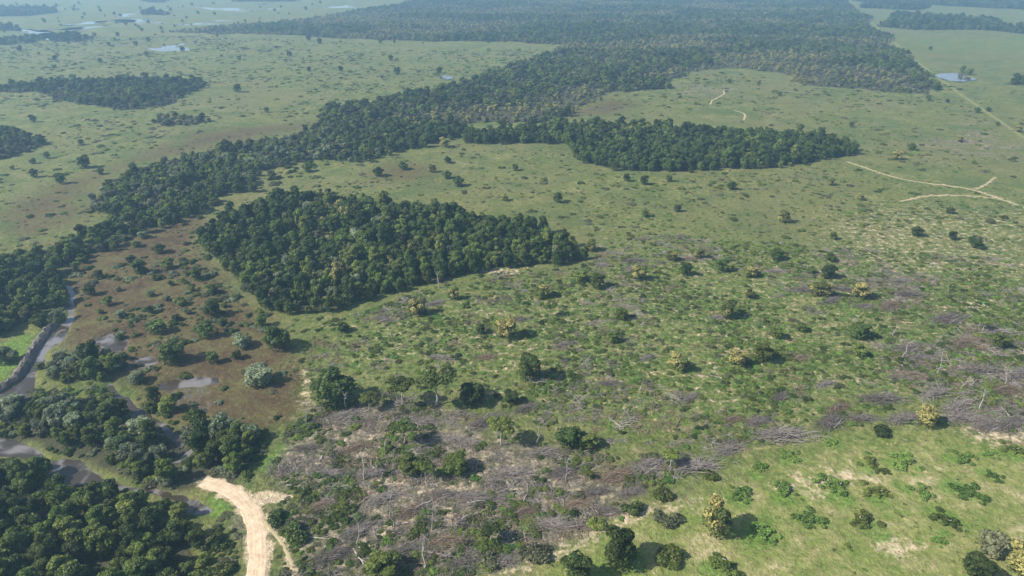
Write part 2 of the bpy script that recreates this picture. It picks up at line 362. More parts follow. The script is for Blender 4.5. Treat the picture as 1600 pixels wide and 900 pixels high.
def region(polys, soft, warp=True):
    r = np.zeros(X.shape)
    for p in polys:
        q = gpoly(p) if not isinstance(p, np.ndarray) else p
        r = np.maximum(r, smooth(sdist(q, wx if warp else X, wy if warp else Y), soft))
    return r
m_marsh = np.maximum(region(MARSH[:1], 14), region(MARSH[1:], 36)*.80); m_slash = np.maximum(region(SLASH[:2], 16), region(SLASH[2:], 26)*.55); m_sand = region(SANDY, 8)*.84
m_sand = np.maximum(m_sand, region([[(1180,330),(1340,300),(1760,300),(1760,500),(1400,480),(1200,410)]], 40)*.46)
m_sand = np.maximum(m_sand, region([SLASH[0], REGROW[0]], 20)*.39)
m_lush = np.maximum(np.maximum(region(LUSH[:5], 5), region(LUSH[5:], 25)*.45), mound_mask()); m_reg = region(REGROW, 22); m_past = region(PASTURE, 8); m_floor = np.zeros(X.shape)
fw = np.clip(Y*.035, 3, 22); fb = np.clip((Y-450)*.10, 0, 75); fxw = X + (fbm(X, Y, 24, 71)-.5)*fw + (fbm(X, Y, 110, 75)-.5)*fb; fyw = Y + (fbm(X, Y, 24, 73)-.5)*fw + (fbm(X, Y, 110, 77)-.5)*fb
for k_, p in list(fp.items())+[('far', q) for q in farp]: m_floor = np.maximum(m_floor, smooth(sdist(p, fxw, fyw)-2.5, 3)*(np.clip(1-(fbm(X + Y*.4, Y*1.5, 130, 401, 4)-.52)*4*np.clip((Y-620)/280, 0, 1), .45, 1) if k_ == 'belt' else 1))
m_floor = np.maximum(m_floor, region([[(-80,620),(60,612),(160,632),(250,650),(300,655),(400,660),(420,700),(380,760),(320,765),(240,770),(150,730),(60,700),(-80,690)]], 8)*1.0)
sx = X + (fbm(X, Y, 5, 31)-.5)*3.2; sy = Y + (fbm(X, Y, 5, 37)-.5)*3.2
def near_line(line, half, soft):
    return smooth(half - ldist(np.array([G(*p) for p in line]), sx, sy), soft)
m_sand = np.maximum(m_sand, near_line(ROAD, 2.5, 1.8)*.9)
m_sand = np.maximum(m_sand, smooth(sdist(gpoly(ROADSPUR), sx, sy)+.6, 1.4)*.86)
for L in (FOOTPATH, TRACKA, TRACKB, TRACKC): m_sand = np.maximum(m_sand, near_line(L, 1.3, 2.6)*.8)
wat = np.full(X.shape, -1e6)
for p in [RIVER, CHANNEL] + POOLS: wat = np.maximum(wat, sdist(gpoly(p), sx, sy))
for L in STREAM: wat = np.maximum(wat, 0.45 - ldist(np.array([G(*q) for q in L]), sx, sy))
farw = np.full(X.shape, -1e6)
lx = X + (fbm(X, Y, 45, 41, 4)-.5)*130; ly = Y + (fbm(X, Y, 45, 43, 4)-.5)*150
for p in FLOOD: farw = np.maximum(farw, sdist(gpoly(p), lx, ly))
m_mud = np.maximum(smooth(wat+.5, 1.6), smooth(farw+8, 10)*.7)
m_mud = np.maximum(m_mud, region([[(120,545),(170,515),(215,540),(250,575),(200,600),(150,570)], [(240,600),(300,580),(360,590),(340,630),(280,640)], [(95,640),(130,620),(160,640),(110,700)], [(330,870),(310,830),(360,815),(350,850)]], 6)*.62)
Z = (fbm(X, Y, 60, 51)-.5)*.9 + (fbm(X, Y, 9, 53)-.5)*.35*(np.clip((700-Y)/500, 0, 1))
Z = np.where(Y < 420, Z*np.clip((-wat-1)/25, .08, 1), Z)
Z -= smooth(wat-.2, 2.0)*1.1 + smooth(farw, 8)*1.6
Zg = Z.reshape(NR, NCC)
idx = np.arange(NR*NCC).reshape(NR, NCC)
F = np.stack([idx[:-1, :-1], idx[:-1, 1:], idx[1:, 1:], idx[1:, :-1]], -1).reshape(-1, 4)
gm = fast_mesh('ground', np.stack([X, Y, Z], 1), F, M['ground'],
   {'mask_a': np.stack([m_marsh, m_slash, m_sand, m_lush], 1), 'mask_b': np.stack([m_mud, m_floor, m_reg, m_past], 1)})
gm.polygons.foreach_set('use_smooth', np.ones(len(F), bool))
ground = bpy.data.objects.new('ground', gm); col.objects.link(ground)
tag(ground, 'green savanna and cleared pasture ground reaching to the horizon', kind='structure')

def gz(x, y):
    """ground height (bilinear in the sheet)"""
    x = np.atleast_1d(np.asarray(x, float)); y = np.atleast_1d(np.asarray(y, float))
    j = np.clip(np.searchsorted(rows, y)-1, 0, NR-2); t = np.clip((y-rows[j])/(rows[j+1]-rows[j]), 0, 1)
    def at(jj):
        c = np.clip((x/Wd[jj]+1)/2*(NC-1), 0, NC-1.001); i = c.astype(int); f = c-i
        return Zg[jj, i+5]*(1-f) + Zg[jj, i+6]*f
    return at(j)*(1-t) + at(j+1)*t
def region_at(polys, x, y):
    r = np.full(np.shape(x), -1e6)
    for p in polys: r = np.maximum(r, sdist(p if isinstance(p, np.ndarray) else gpoly(p), x, y))
    return r
WATERP = [gpoly(p) for p in [RIVER, CHANNEL]+POOLS]
def wet(x, y):
    d = region_at(WATERP, x, y)
    for L in STREAM: d = np.maximum(d, 1.1 - ldist(np.array([G(*q) for q in L]), x, y))
    return d
ROADL = [np.array([G(*p) for p in L]) for L in (ROAD, FOOTPATH, TRACKA, TRACKB, TRACKC, TRACKD, TRACKE)]
ROADW = [3.6, 1.0, 1.6, 1.2, 1.2, 1.6, 1.6]
def on_road(x, y):
    d = np.full(np.shape(x), -1e6)
    for L, h in zip(ROADL, ROADW): d = np.maximum(d, h - ldist(L, x, y))
    return np.maximum(d, sdist(gpoly(ROADSPUR), x, y))

# ------------------------------------------------------------------ roads, tracks
def resample(line, step):
    line = np.array(line, float); seg = np.linalg.norm(np.diff(line, axis=0), axis=1); s = np.concatenate([[0], np.cumsum(seg)])
    q = np.arange(0, s[-1], step); P = np.stack([np.interp(q, s, line[:, k]) for k in (0, 1)], 1)
    for _ in range(6):
        P[1:-1] = .25*P[:-2] + .5*P[1:-1] + .25*P[2:]
    return P, q
def strip(name, line, half, step, mat, label, lift=.03, nac=8, wob=.35, seed=1, taper=0):
    P, q = resample([G(*p) for p in line], step)
    T = np.gradient(P, axis=0); T /= np.linalg.norm(T, axis=1)[:, None]; N = np.stack([-T[:, 1], T[:, 0]], 1)
    hl = half*(1 + wob*(fbm(q, q*0, half*1.6, seed)-.5)*2); hr = half*(1 + wob*(fbm(q, q*0, half*1.6, seed+9)-.5)*2)
    if taper: k = np.clip(np.minimum(q, q[-1]-q)/taper, .25, 1); hl = hl*k; hr = hr*k
    a = np.linspace(0, 1, nac+1); V = []; L = []
    for i in range(len(P)):
        for t in a:
            off = -hl[i] + t*(hl[i]+hr[i]); p = P[i] + N[i]*off
            V.append((p[0], p[1])); L.append((off, q[i], 0))
    V = np.array(V); z = gz(V[:, 0], V[:, 1])
    edge = np.tile(np.minimum(a, 1-a)*2, len(P))
    z = z + lift - .05*(edge < .01)
    n = nac+1
    Fq = [(i*n+j, i*n+j+1, (i+1)*n+j+1, (i+1)*n+j) for i in range(len(P)-1) for j in range(nac)]
    me = fast_mesh(name, np.column_stack([V, z]), np.array(Fq), mat)
    at = me.attributes.new('lane', 'FLOAT_VECTOR', 'POINT'); at.data.foreach_set('vector', np.array(L, np.float32).ravel())
    o = bpy.data.objects.new(name, me); col.objects.link(o)
    return tag(o, label, kind='structure')
def patch(name, poly, mat, label, lift, flat=None, grow=0.0, cell=1.0, seed=3, amp=1.2):
    """irregular sheet filling an outline; flat = fixed height (water) or None (follows the ground)"""
    P, q = resample(list(poly)+[poly[0]], cell)
    P = P + np.stack([(fbm(P[:, 0], P[:, 1], 4*cell, seed)-.5), (fbm(P[:, 0], P[:, 1], 4*cell, seed+5)-.5)], 1)*amp*2
    lo, hi = P.min(0)-grow-cell*2, P.max(0)+grow+cell*2
    xs = np.arange(lo[0], hi[0], cell); ys = np.arange(lo[1], hi[1], cell)
    XX, YY = np.meshgrid(xs, ys); d = sdist(P, XX.ravel(), YY.ravel()).reshape(XX.shape)
    keep = (d[:-1, :-1] > -grow) & (d[1:, :-1] > -grow) & (d[:-1, 1:] > -grow) & (d[1:, 1:] > -grow)
    ii = np.arange(XX.size).reshape(XX.shape); j, i = np.nonzero(keep)
    Fq = np.stack([ii[j, i], ii[j, i+1], ii[j+1, i+1], ii[j+1, i]], 1)
    z = np.full(XX.size, flat) if flat is not None else gz(XX.ravel(), YY.ravel())+lift
    used, inv = np.unique(Fq, return_inverse=True)
    V = np.column_stack([XX.ravel(), YY.ravel(), z])[used]
    me = fast_mesh(name, V, inv.reshape(-1, 4), mat)
    at = me.attributes.new('lane', 'FLOAT_VECTOR', 'POINT'); at.data.foreach_set('vector', V.astype(np.float32).ravel())
    o = bpy.data.objects.new(name, me); col.objects.link(o)
    return tag(o, label, kind='structure')
strip('dirt_road', ROAD, 1.75, .8, M['road'], 'pale sandy dirt road with wheel ruts curving into the riverside trees', .035, 12, .34)
strip('footpath', FOOTPATH, .38, .6, M['track'], 'narrow pale footpath leaving the dirt road toward the bottom edge', .03, 4, .5, 5)
strip('farm_track', TRACKA, .55, 1.5, M['track'], 'long pale farm track running right from the tip of the wedge forest', .05, 4, .45, 7)
strip('farm_track', TRACKB, .45, 1.5, M['track'], 'short pale curved track just below the long farm track', .05, 4, .5, 12)
strip('farm_track', TRACKC, .4, 1.5, M['track'], 'short pale spur rising right from the long farm track', .05, 4, .5, 17)
strip('farm_track', TRACKD, .6, 2.0, M['track'], 'far S-shaped scrap of pale track below the forest belt', .08, 3, .4, 22)
strip('farm_track', TRACKE, .6, 2.0, M['track'], 'far hooked scrap of pale track just above the wedge forest', .08, 3, .4, 27)
strip('boundary_track', FENCELINE, 1.5, 6.0, M['verge'], 'straight grassy boundary track running to the horizon at right', .12, 4, .3, 31)

# ------------------------------------------------------------------ water
WL = -.36
patch('river', gpoly(RIVER), M['water'], 'dark river pools winding below the riverside trees', 0, flat=WL, grow=2.0, cell=1.0)
patch('channel', gpoly(CHANNEL), M['water'], 'grey straight channel beside the long earth bank', 0, flat=WL-.004, grow=1.5, cell=.9)
for k, (L, lab) in enumerate(zip(STREAM, ('thin grey stream winding through the marsh thicket', 'short side arm of the thin marsh stream', 'grey stream stretch between lit riverside trees', 'tiny bend of the thin marsh stream'))):
    q, _ = resample([G(*p) for p in L], .8); T = np.gradient(q, axis=0); T /= np.linalg.norm(T, axis=1)[:, None]; N = np.stack([-T[:, 1], T[:, 0]], 1)
    poly = np.concatenate([q+N*1.3, (q-N*1.3)[::-1]])
    patch('stream', poly, M['water'], lab, 0, flat=WL-.008-.004*k, grow=.6, cell=.6, amp=.3)
for k, (p, lab) in enumerate(zip(POOLS, ('grey shallow pool at the brown marsh edge', 'small muddy pool beside the thicket by the channel', 'smallest puddle between marsh trees', 'puddle among the lit riverside trees', 'bright pond with a tree clump beside the boundary track', 'tiny pale pool at the edge of the forest belt'))):
    patch('pond', gpoly(p), M['water'], lab, 0, flat=WL-.03-.004*k, grow=1.5, cell=.9 if k < 4 else 3.0, amp=.8)
for k, p in enumerate(FLOOD):
    tag(patch('flood_water', gpoly(p), M['water'], 'pale sheet of flood water on the far plain at upper left', 0, flat=-.62, grow=45, cell=6.0, amp=4), group='flood water sheets on the far plain')

# ------------------------------------------------------------------ earth bank beside the channel
P, q = resample([G(*p) for p in BANK], .7)
T = np.gradient(P, axis=0); T /= np.linalg.norm(T, axis=1)[:, None]; N = np.stack([-T[:, 1], T[:, 0]], 1)
V = []; prof = [(-1.9, -.5), (-1.3, .35), (-.6, .95), (0, 1.15), (.6, .9), (1.3, .3), (1.9, -.5)]
for i in range(len(P)):
    for k, (a, h) in enumerate(prof):
        j = (fbm(P[i, 0]*1.0+k*3.7, P[i, 1], 1.3, 61)-.5)
        p = P[i] + N[i]*(a + j*.7); V.append((p[0], p[1], h*(1+j*.9) + j*.3))
n = len(prof)
Fq = [(i*n+j, i*n+j+1, (i+1)*n+j+1, (i+1)*n+j) for i in range(len(P)-1) for j in range(n-1)]
tag(mesh_obj('earth_bank', V, Fq, M['bank']), 'long grey-brown dug earth bank along the straight channel', 'bank')

# ------------------------------------------------------------------ plant prototypes
def tube(path, radii, sides=6):
    path = np.array(path, float); V = []; F = []
    for i, p in enumerate(path):
        t = path[min(i+1, len(path)-1)] - path[max(i-1, 0)]; t = t/(np.linalg.norm(t)+1e-9)
        a = np.cross(t, (0, 0, 1) if abs(t[2]) < .9 else (1, 0, 0)); a /= np.linalg.norm(a); b2 = np.cross(t, a)
        for k in range(sides):
            th = 2*pi*k/sides; V.append(p + radii[i]*(cos(th)*a + sin(th)*b2))
    for i in range(len(path)-1):
        for k in range(sides):
            F.append((i*sides+k, i*sides+(k+1) % sides, (i+1)*sides+(k+1) % sides, (i+1)*sides+k))
    return np.array(V), np.array(F)
class MB:
    def __init__(s): s.V = []; s.F = []; s.n = 0
    def add(s, V, F): s.V.append(V); s.F.append(np.asarray(F)+s.n); s.n += len(V)
    def mesh(s, name, mat): return fast_mesh(name, np.concatenate(s.V), np.concatenate(s.F), mat)
def bent(r, a, b, n=4, amp=.08):
    a = np.array(a, float); b = np.array(b, float); L = np.linalg.norm(b-a)
    P = [a + (b-a)*t for t in np.linspace(0, 1, n)]
    return [P[0]] + [p + r.normal(0, amp*L, 3) for p in P[1:-1]] + [P[-1]]
def leaves(r, lobes, nleaf, size, flower=None, jitter=.55, under=.35):
    C = np.array([l[0] for l in lobes]); R = np.array([l[1] for l in lobes])
    wgt = (R[:, 0]*R[:, 1]); wgt = wgt/wgt.sum()
    k = r.choice(len(lobes), nleaf*2, p=wgt)
    d = r.normal(size=(nleaf*2, 3)); d /= np.linalg.norm(d, axis=1)[:, None]
    flip = (d[:, 2] < -.15) & (r.random(nleaf*2) > under); d[flip, 2] *= -1
    f = r.uniform(.72, 1.06, nleaf*2)
    P = C[k] + R[k]*d*f[:, None]
    deep = np.zeros(len(P), bool)
    for i in range(len(lobes)):
        q = ((P-C[i])/R[i]); deep |= ((q**2).sum(1) < .42) & (k != i)
    ok = ~deep & (P[:, 2] > .02); P = P[ok][:nleaf]; d = d[ok][:nleaf]; k = k[ok][:nleaf]
    nn = d/R[k]; nn /= np.linalg.norm(nn, axis=1)[:, None]
    nn = nn + r.normal(0, jitter, nn.shape); nn /= np.linalg.norm(nn, axis=1)[:, None]
    t = np.cross(nn, r.normal(size=nn.shape)); t /= np.linalg.norm(t, axis=1)[:, None]; bt = np.cross(nn, t)
    a = size*r.uniform(.55, 1.35, (len(P), 1)); bb = a*r.uniform(.5, .95, (len(P), 1))
    V = np.stack([P - t*a, P - bt*bb + nn*a*.12, P + t*a*.9 - nn*a*.2, P + bt*bb + nn*a*.12], 1).reshape(-1, 3)
    F = np.arange(len(V)).reshape(-1, 4)
    lt = r.uniform(.82, 1.18, len(lobes))                     # each bough its own leaf tone
    val = np.clip(lt[k]*r.uniform(.75, 1.25, len(P)) - .5, 0, 1)
    fl = np.zeros(len(P))
    if flower is not None:
        lf = r.random(len(lobes)) < flower; fl = np.where(lf[k] & (d[:, 2] > -.2) & (r.random(len(P)) < .82), r.uniform(.55, 1, len(P)), 0)
    colr = np.repeat(np.stack([val, fl, fl*0, fl*0+1], 1), 4, 0)
    return V, F, colr
def trunk_mesh(r, name, H, rad, limbs, mat, lean=.05):
    mb = MB(); top = np.array([r.normal(0, lean*H), r.normal(0, lean*H), H])
    path = bent(r, (0, 0, -.3), top, 5, .03); mb.add(*tube(path, np.linspace(rad, rad*.45, 5), 6))
    for c in limbs:
        s = path[r.integers(2, 5)]; mb.add(*tube(bent(r, s, c, 4, .07), np.linspace(rad*.45, rad*.12, 4), 5))
    return mb.mesh(name, mat)
def tree_kind(key, seed, H, R, mat, nl, nleaf, size, base=.3, flower=None, bark='bark', flat=.75, spread=.66):
    """returns (crown mesh, trunk mesh) of a tree H high with crown radius R, crown starting at base*H"""
    r = np.random.default_rng(seed); z0 = base*H; cz = (z0+H)/2; hz = (H-z0)/2
    lobes = []
    for i in range(nl):
        th = i*2.399963 + r.uniform(-.5, .5); rr = math.sqrt((i+.4)/nl)*spread*R
        lr = R*r.uniform(.30, .46); up = 1-(rr/R)**2*.95
        low = base < .3 and i % 2 == 1; rz = min(lr*flat, hz*.85)
        z = cz + hz*r.uniform(-.42, .62)*up + hz*.25*(up-.5)
        if low: rz = max(rz, hz*.62); z = z0 + rz*.95; rr *= .9
        lobes.append((np.array([rr*cos(th), rr*sin(th), z]), np.array([lr, lr, rz])))
    V, F, C = leaves(r, lobes, nleaf, size, flower)
    cm = fast_mesh('crown_'+key, V, F, M[mat], {'tint': C})
    limbs = [l[0]*np.array([.9, .9, 1]) - np.array([0, 0, l[1][2]*.4]) for l in lobes[::2]]
    tm = trunk_mesh(r, 'trunk_'+key, z0 + hz*.9, max(.10, .035*R+.05), limbs, M[bark])
    return cm, tm
def shrub_mesh(key, seed, R, H, mat, nleaf, size, flower=None, nl=7):
    r = np.random.default_rng(seed); lobes = []
    for i in range(nl):
        th = r.uniform(0, 2*pi); rr = R*math.sqrt(r.random())*.7; lr = R*r.uniform(.28, .5)
        h = H*(1-.5*(rr/R))*r.uniform(.6, 1.0)
        lobes.append((np.array([rr*cos(th), rr*sin(th), h*.42]), np.array([lr, lr, h*.58])))
    V, F, C = leaves(r, lobes, nleaf, size, flower, .6, .1)
    return fast_mesh('foliage_'+key, V, F, M[mat], {'tint': C})
def stems_mesh(key, seed, R, H, mat='bark', n=7):
    r = np.random.default_rng(seed); mb = MB()
    for i in range(n):
        th = r.uniform(0, 2*pi); e = (R*.6*cos(th)*r.random(), R*.6*sin(th)*r.random(), H*r.uniform(.5, .9))
        mb.add(*tube(bent(r, (e[0]*.15, e[1]*.15, -.15), e, 3, .06), [.06, .045, .02], 4))
    return mb.mesh('stem_'+key, M[mat])
KINDS = {}
def reg(key, variants): KINDS[key] = variants
# H and R in metres at scale 1
reg('dark',   [tree_kind(f'dark{i}', 100+i, 8.2, 3.1, 'dark', 13, 2300, .30, .02+.03*(i % 3)) for i in range(4)])
reg('mid',    [tree_kind(f'mid{i}', 120+i, 7.4, 3.0, 'mid', 12, 2100, .30, .03+.03*(i % 2)) for i in range(4)])
reg('grey',   [tree_kind(f'grey{i}', 140+i, 6.8, 3.2, 'grey', 13, 2300, .28, .02) for i in range(3)])
reg('scrub',  [tree_kind(f'scrub{i}', 160+i, 5.6, 2.5, 'scrub', 10, 1100, .32, .05) for i in range(3)])
reg('yellow', [tree_kind(f'yellow{i}', 180+i, 6.6, 2.8, 'yellow', 12, 1900, .29, .06, flower=(.75, .5, .9, .6)[i]) for i in range(4)])
reg('umbrella', [tree_kind(f'umbrella{i}', 200+i, 8.0, 3.6, 'mid' if i else 'dark', 11, 1300, .30, .60, bark='pale', flat=.45, spread=.74) for i in range(3)])
SHRUBS = {}
for key, mat, R, H, nlf, sz in (('green', 'mid', 1.6, 1.5, 620, .20), ('bright', 'lush', 1.6, 1.3, 620, .20), ('deep', 'dark', 1.6, 1.8, 620, .20), ('silver', 'grey', 1.7, 1.7, 620, .20), ('dry', 'scrub', 1.6, 1.2, 420, .20)):
    SHRUBS[key] = [(shrub_mesh(f'{key}{i}', 300+i+len(key)*7, R, H, mat, nlf, sz), stems_mesh(f'{key}{i}', 330+i, R, H)) for i in range(3)]

def mound_mesh(i):
    r = np.random.default_rng(350+i); lobes = []
    for k in range(20):
        th = r.uniform(0, 2*pi); rr = 1.7*r.random()**.75; lr = r.uniform(.16, .42); h = (1.5-.55*rr)*r.uniform(.5, 1.1)
        lobes.append((np.array([rr*cos(th), rr*sin(th), h*.4]), np.array([lr, lr, max(.2, h*.6)])))
    V, F, C = leaves(r, lobes, 1100, .13, None, .8, .1)
    return fast_mesh(f'foliage_mound{i}', V, F, M['mid' if i % 2 else 'lush'], {'tint': C})
SHRUBS['mound'] = [(mound_mesh(i), stems_mesh(f'mound{i}', 360+i, 1.6, 1.0)) for i in range(3)]
def stick(r, mb, a, L, th, el, rad, sides=4):
    d = np.array([cos(th)*cos(el), sin(th)*cos(el), sin(el)])*L
    mb.add(*tube(bent(r, a, np.array(a)+d, 3, .05), [rad, rad*.8, rad*.35], sides)); return np.array(a)+d
def dead_tree_parts(seed, H, nb):
    r = np.random.default_rng(seed); t = MB(); path = bent(r, (0, 0, -.3), (r.normal(0, .1*H), r.normal(0, .1*H), H), 5, .035)
    t.add(*tube(path, np.linspace(.17, .06, 5), 6)); B = []
    for i in range(nb):
        mb = MB(); s = path[r.integers(2, 5)]; e = stick(r, mb, s, H*r.uniform(.25, .5), r.uniform(0, 6.28), r.uniform(.2, 1.1), .065)
        for _ in range(4): stick(r, mb, s+(e-s)*r.uniform(.4, 1), H*r.uniform(.1, .25), r.uniform(0, 6.28), r.uniform(-.1, 1.2), .032)
        B.append(mb.mesh('branch_dead', M['dead']))
    return t.mesh('trunk_dead', M['dead']), B
DEAD = [dead_tree_parts(400+i, 5.0+i*.5, 5) for i in range(4)]
def log_parts(seed, L, mat):
    r = np.random.default_rng(seed); t = MB(); rad = .13+.02*(seed % 4)
    path = bent(r, (-L/2, 0, rad*.7), (L/2, 0, rad*.9+.25), 5, .02); t.add(*tube(path, np.linspace(rad, rad*.5, 5), 6)); B = []
    for i in range(3):
        mb = MB(); s = path[r.integers(2, 5)]; th = r.choice([-1, 1])*r.uniform(.3, .9)
        e = stick(r, mb, s, L*r.uniform(.25, .45), th, r.uniform(0, .55), rad*.45)
        for _ in range(3): stick(r, mb, s+(e-s)*r.uniform(.4, 1), L*r.uniform(.1, .22), th+r.normal(0, .7), r.uniform(-.1, .6), rad*.22)
        B.append(mb.mesh('limb_log', M[mat]))
    return t.mesh('log_body', M[mat]), B
LOGS = [log_parts(430+i, 4.6+.6*(i % 4), ('dead', 'pale', 'brown')[i % 3]) for i in range(6)]
def heap_parts(seed, mat):
    r = np.random.default_rng(seed); t = MB()
    for _ in range(520):
        x = r.normal(0, 2.0); yy = r.normal(0, .8); h = 1.25*math.exp(-(x/3.0)**2-(yy/1.2)**2)*r.random()
        stick(r, t, (x, yy, .05+h), r.uniform(.7, 2.4), r.normal(0, .6)+(pi if r.random() < .5 else 0), r.normal(.05, .24), r.uniform(.02, .05), 3)
    B = []
    for _ in range(4):
        mb = MB(); stick(r, mb, (r.normal(-.9, .7), r.normal(0, .5), r.uniform(.2, .7)), r.uniform(2.2, 3.6), r.normal(0, .45), r.uniform(-.05, .35), .075, 5)
        B.append(mb.mesh('branch_heap', M['dead']))
    return t.mesh('twig_heap', M[mat]), B
HEAPS = [heap_parts(460+i, ('twig', 'twig', 'brown')[i % 3]) for i in range(5)]
def litter_mesh(seed, mat, n=46, R=1.7):
    r = np.random.default_rng(seed); t = MB()
    for _ in range(n):
        stick(r, t, (r.normal(0, R*.55), r.normal(0, R*.55), r.uniform(.04, .35)), r.uniform(.5, 2.2), r.uniform(0, 6.28), r.normal(.08, .2), r.uniform(.03, .075), 3)
    return t.mesh('litter', M[mat])

# ------------------------------------------------------------------ stuff by geometry nodes
def proto_collection(name, meshes):
    c = bpy.data.collections.new(name)                      # never linked to the scene
    for i, me in enumerate(meshes):
        ms = me if isinstance(me, (tuple, list)) else (me,)
        o = bpy.data.objects.new(f'{name}_{i:02d}', joined(ms) if len(ms) > 1 else ms[0]); c.objects.link(o)
    return c
def joined(ms):
    """one mesh out of several, materials kept"""
    V = []; F = []; mi = []; C = []; n = 0; out = bpy.data.meshes.new('plant')
    for k, me in enumerate(ms):
        v = np.empty(len(me.vertices)*3, np.float32); me.vertices.foreach_get('co', v); f = np.empty(len(me.loops), np.int32); me.loops.foreach_get('vertex_index', f)
        V.append(v.reshape(-1, 3)); F.append(f.reshape(-1, 4)+n); mi.append(np.full(len(f)//4, k, np.int32))
        c = np.tile(np.array([.5, 0, 0, 1], np.float32), (len(v)//3, 1))
        if 'tint' in me.attributes: t = np.empty(len(v)//3*4, np.float32); me.attributes['tint'].data.foreach_get('color', t); c = t.reshape(-1, 4)
        C.append(c); n += len(v)//3
    me = fast_mesh('plant', np.concatenate(V), np.concatenate(F), None, {'tint': np.concatenate(C)})
    for m_ in ms: me.materials.append(m_.materials[0])
    me.polygons.foreach_set('material_index', np.concatenate(mi))
    return me
def scatter(name, x, y, scale, index, collection, label, cat, zoff=-.05, tall=None):
    n = len(x); me = bpy.data.meshes.new(name); me.vertices.add(n)
    co = np.stack([x, y, gz(x, y)+zoff], 1); me.vertices.foreach_set('co', co.astype(np.float32).ravel())
    a = me.attributes.new('idx', 'INT', 'POINT'); a.data.foreach_set('value', np.asarray(index, np.int32))
    sz = np.stack([scale, scale, scale*(tall if tall is not None else 1.0)], 1)
    a = me.attributes.new('scl', 'FLOAT_VECTOR', 'POINT'); a.data.foreach_set('vector', sz.astype(np.float32).ravel())
    rt = np.zeros((n, 3)); rt[:, 2] = rng.uniform(0, 2*pi, n)
    a = me.attributes.new('rot', 'FLOAT_VECTOR', 'POINT'); a.data.foreach_set('vector', rt.astype(np.float32).ravel())
    o = bpy.data.objects.new(name, me); col.objects.link(o); tag(o, label, cat, kind='stuff')
    t = bpy.data.node_groups.new(name, 'GeometryNodeTree')
    t.interface.new_socket('Geometry', in_out='INPUT', socket_type='NodeSocketGeometry'); t.interface.new_socket('Geometry', in_out='OUTPUT', socket_type='NodeSocketGeometry')
    gi = t.nodes.new('NodeGroupInput'); go = t.nodes.new('NodeGroupOutput'); ip = t.nodes.new('GeometryNodeInstanceOnPoints'); ci = t.nodes.new('GeometryNodeCollectionInfo')
    ci.inputs['Collection'].default_value = collection; ci.inputs['Separate Children'].default_value = True; ci.inputs['Reset Children'].default_value = True
    ip.inputs['Pick Instance'].default_value = True
    def named(nm, ty):
        q = t.nodes.new('GeometryNodeInputNamedAttribute'); q.data_type = ty; q.inputs['Name'].default_value = nm; return q.outputs['Attribute']
    L = t.links.new
    L(gi.outputs[0], ip.inputs['Points']); L(ci.outputs[0], ip.inputs['Instance']); L(named('idx', 'INT'), ip.inputs['Instance Index'])
    L(named('rot', 'FLOAT_VECTOR'), ip.inputs['Rotation']); L(named('scl', 'FLOAT_VECTOR'), ip.inputs['Scale']); L(ip.outputs[0], go.inputs[0])
    md = o.modifiers.new('scatter', 'NODES'); md.node_group = t
    return o

# ------------------------------------------------------------------ things: trees, shrubs
def thing(name, x, y, rz, s, tall=1.0, label=None, cat=None, group=None, zoff=0.0):
    e = bpy.data.objects.new(name, None); col.objects.link(e); e.empty_display_size = .5
    e.location = (x, y, float(gz(x, y)[0])+zoff); e.rotation_euler = (0, 0, rz); e.scale = (s, s, s*tall)
    return tag(e, label, cat, group)
def child(name, me, parent):
    o = bpy.data.objects.new(name, me); col.objects.link(o); o.parent = parent; return o
PLACED = []                                                   # (x, y, radius) kept clear of scatter
def add_tree(kind, var, x, y, s, tall, name, label, cat='tree', group=None, solid=False):
    cm, tm = KINDS[kind][var % len(KINDS[kind])]
    e = thing(name, x, y, rng.uniform(0, 6.28), s, tall, label, cat, group)
    child('trunk', tm, e); child('crown', cm, e); PLACED.append((x, y, s*2.4)); return e
KR = {'dark': 3.1, 'mid': 3.0, 'grey': 3.2, 'scrub': 2.5, 'yellow': 2.8, 'umbrella': 3.6}

ORD = ['first', 'second', 'third', 'fourth', 'fifth', 'sixth', 'seventh', 'eighth', 'ninth', 'tenth', 'eleventh', 'twelfth', 'thirteenth', 'fourteenth', 'fifteenth', 'sixteenth', 'seventeenth', 'eighteenth', 'nineteenth', 'twentieth']
def ordinal(i): return ORD[i] if i < 20 else f'{i+1}th'
def ranked(items, fmt):
    """items sorted by their place from the left; yields (item, label)"""
    s = sorted(items, key=lambda t: t[0]); n = len(s)
    for i, it in enumerate(s):
        o = 'leftmost' if i == 0 else 'rightmost' if i == n-1 else ordinal(i)+' from the left'
        yield it, fmt.format(o)

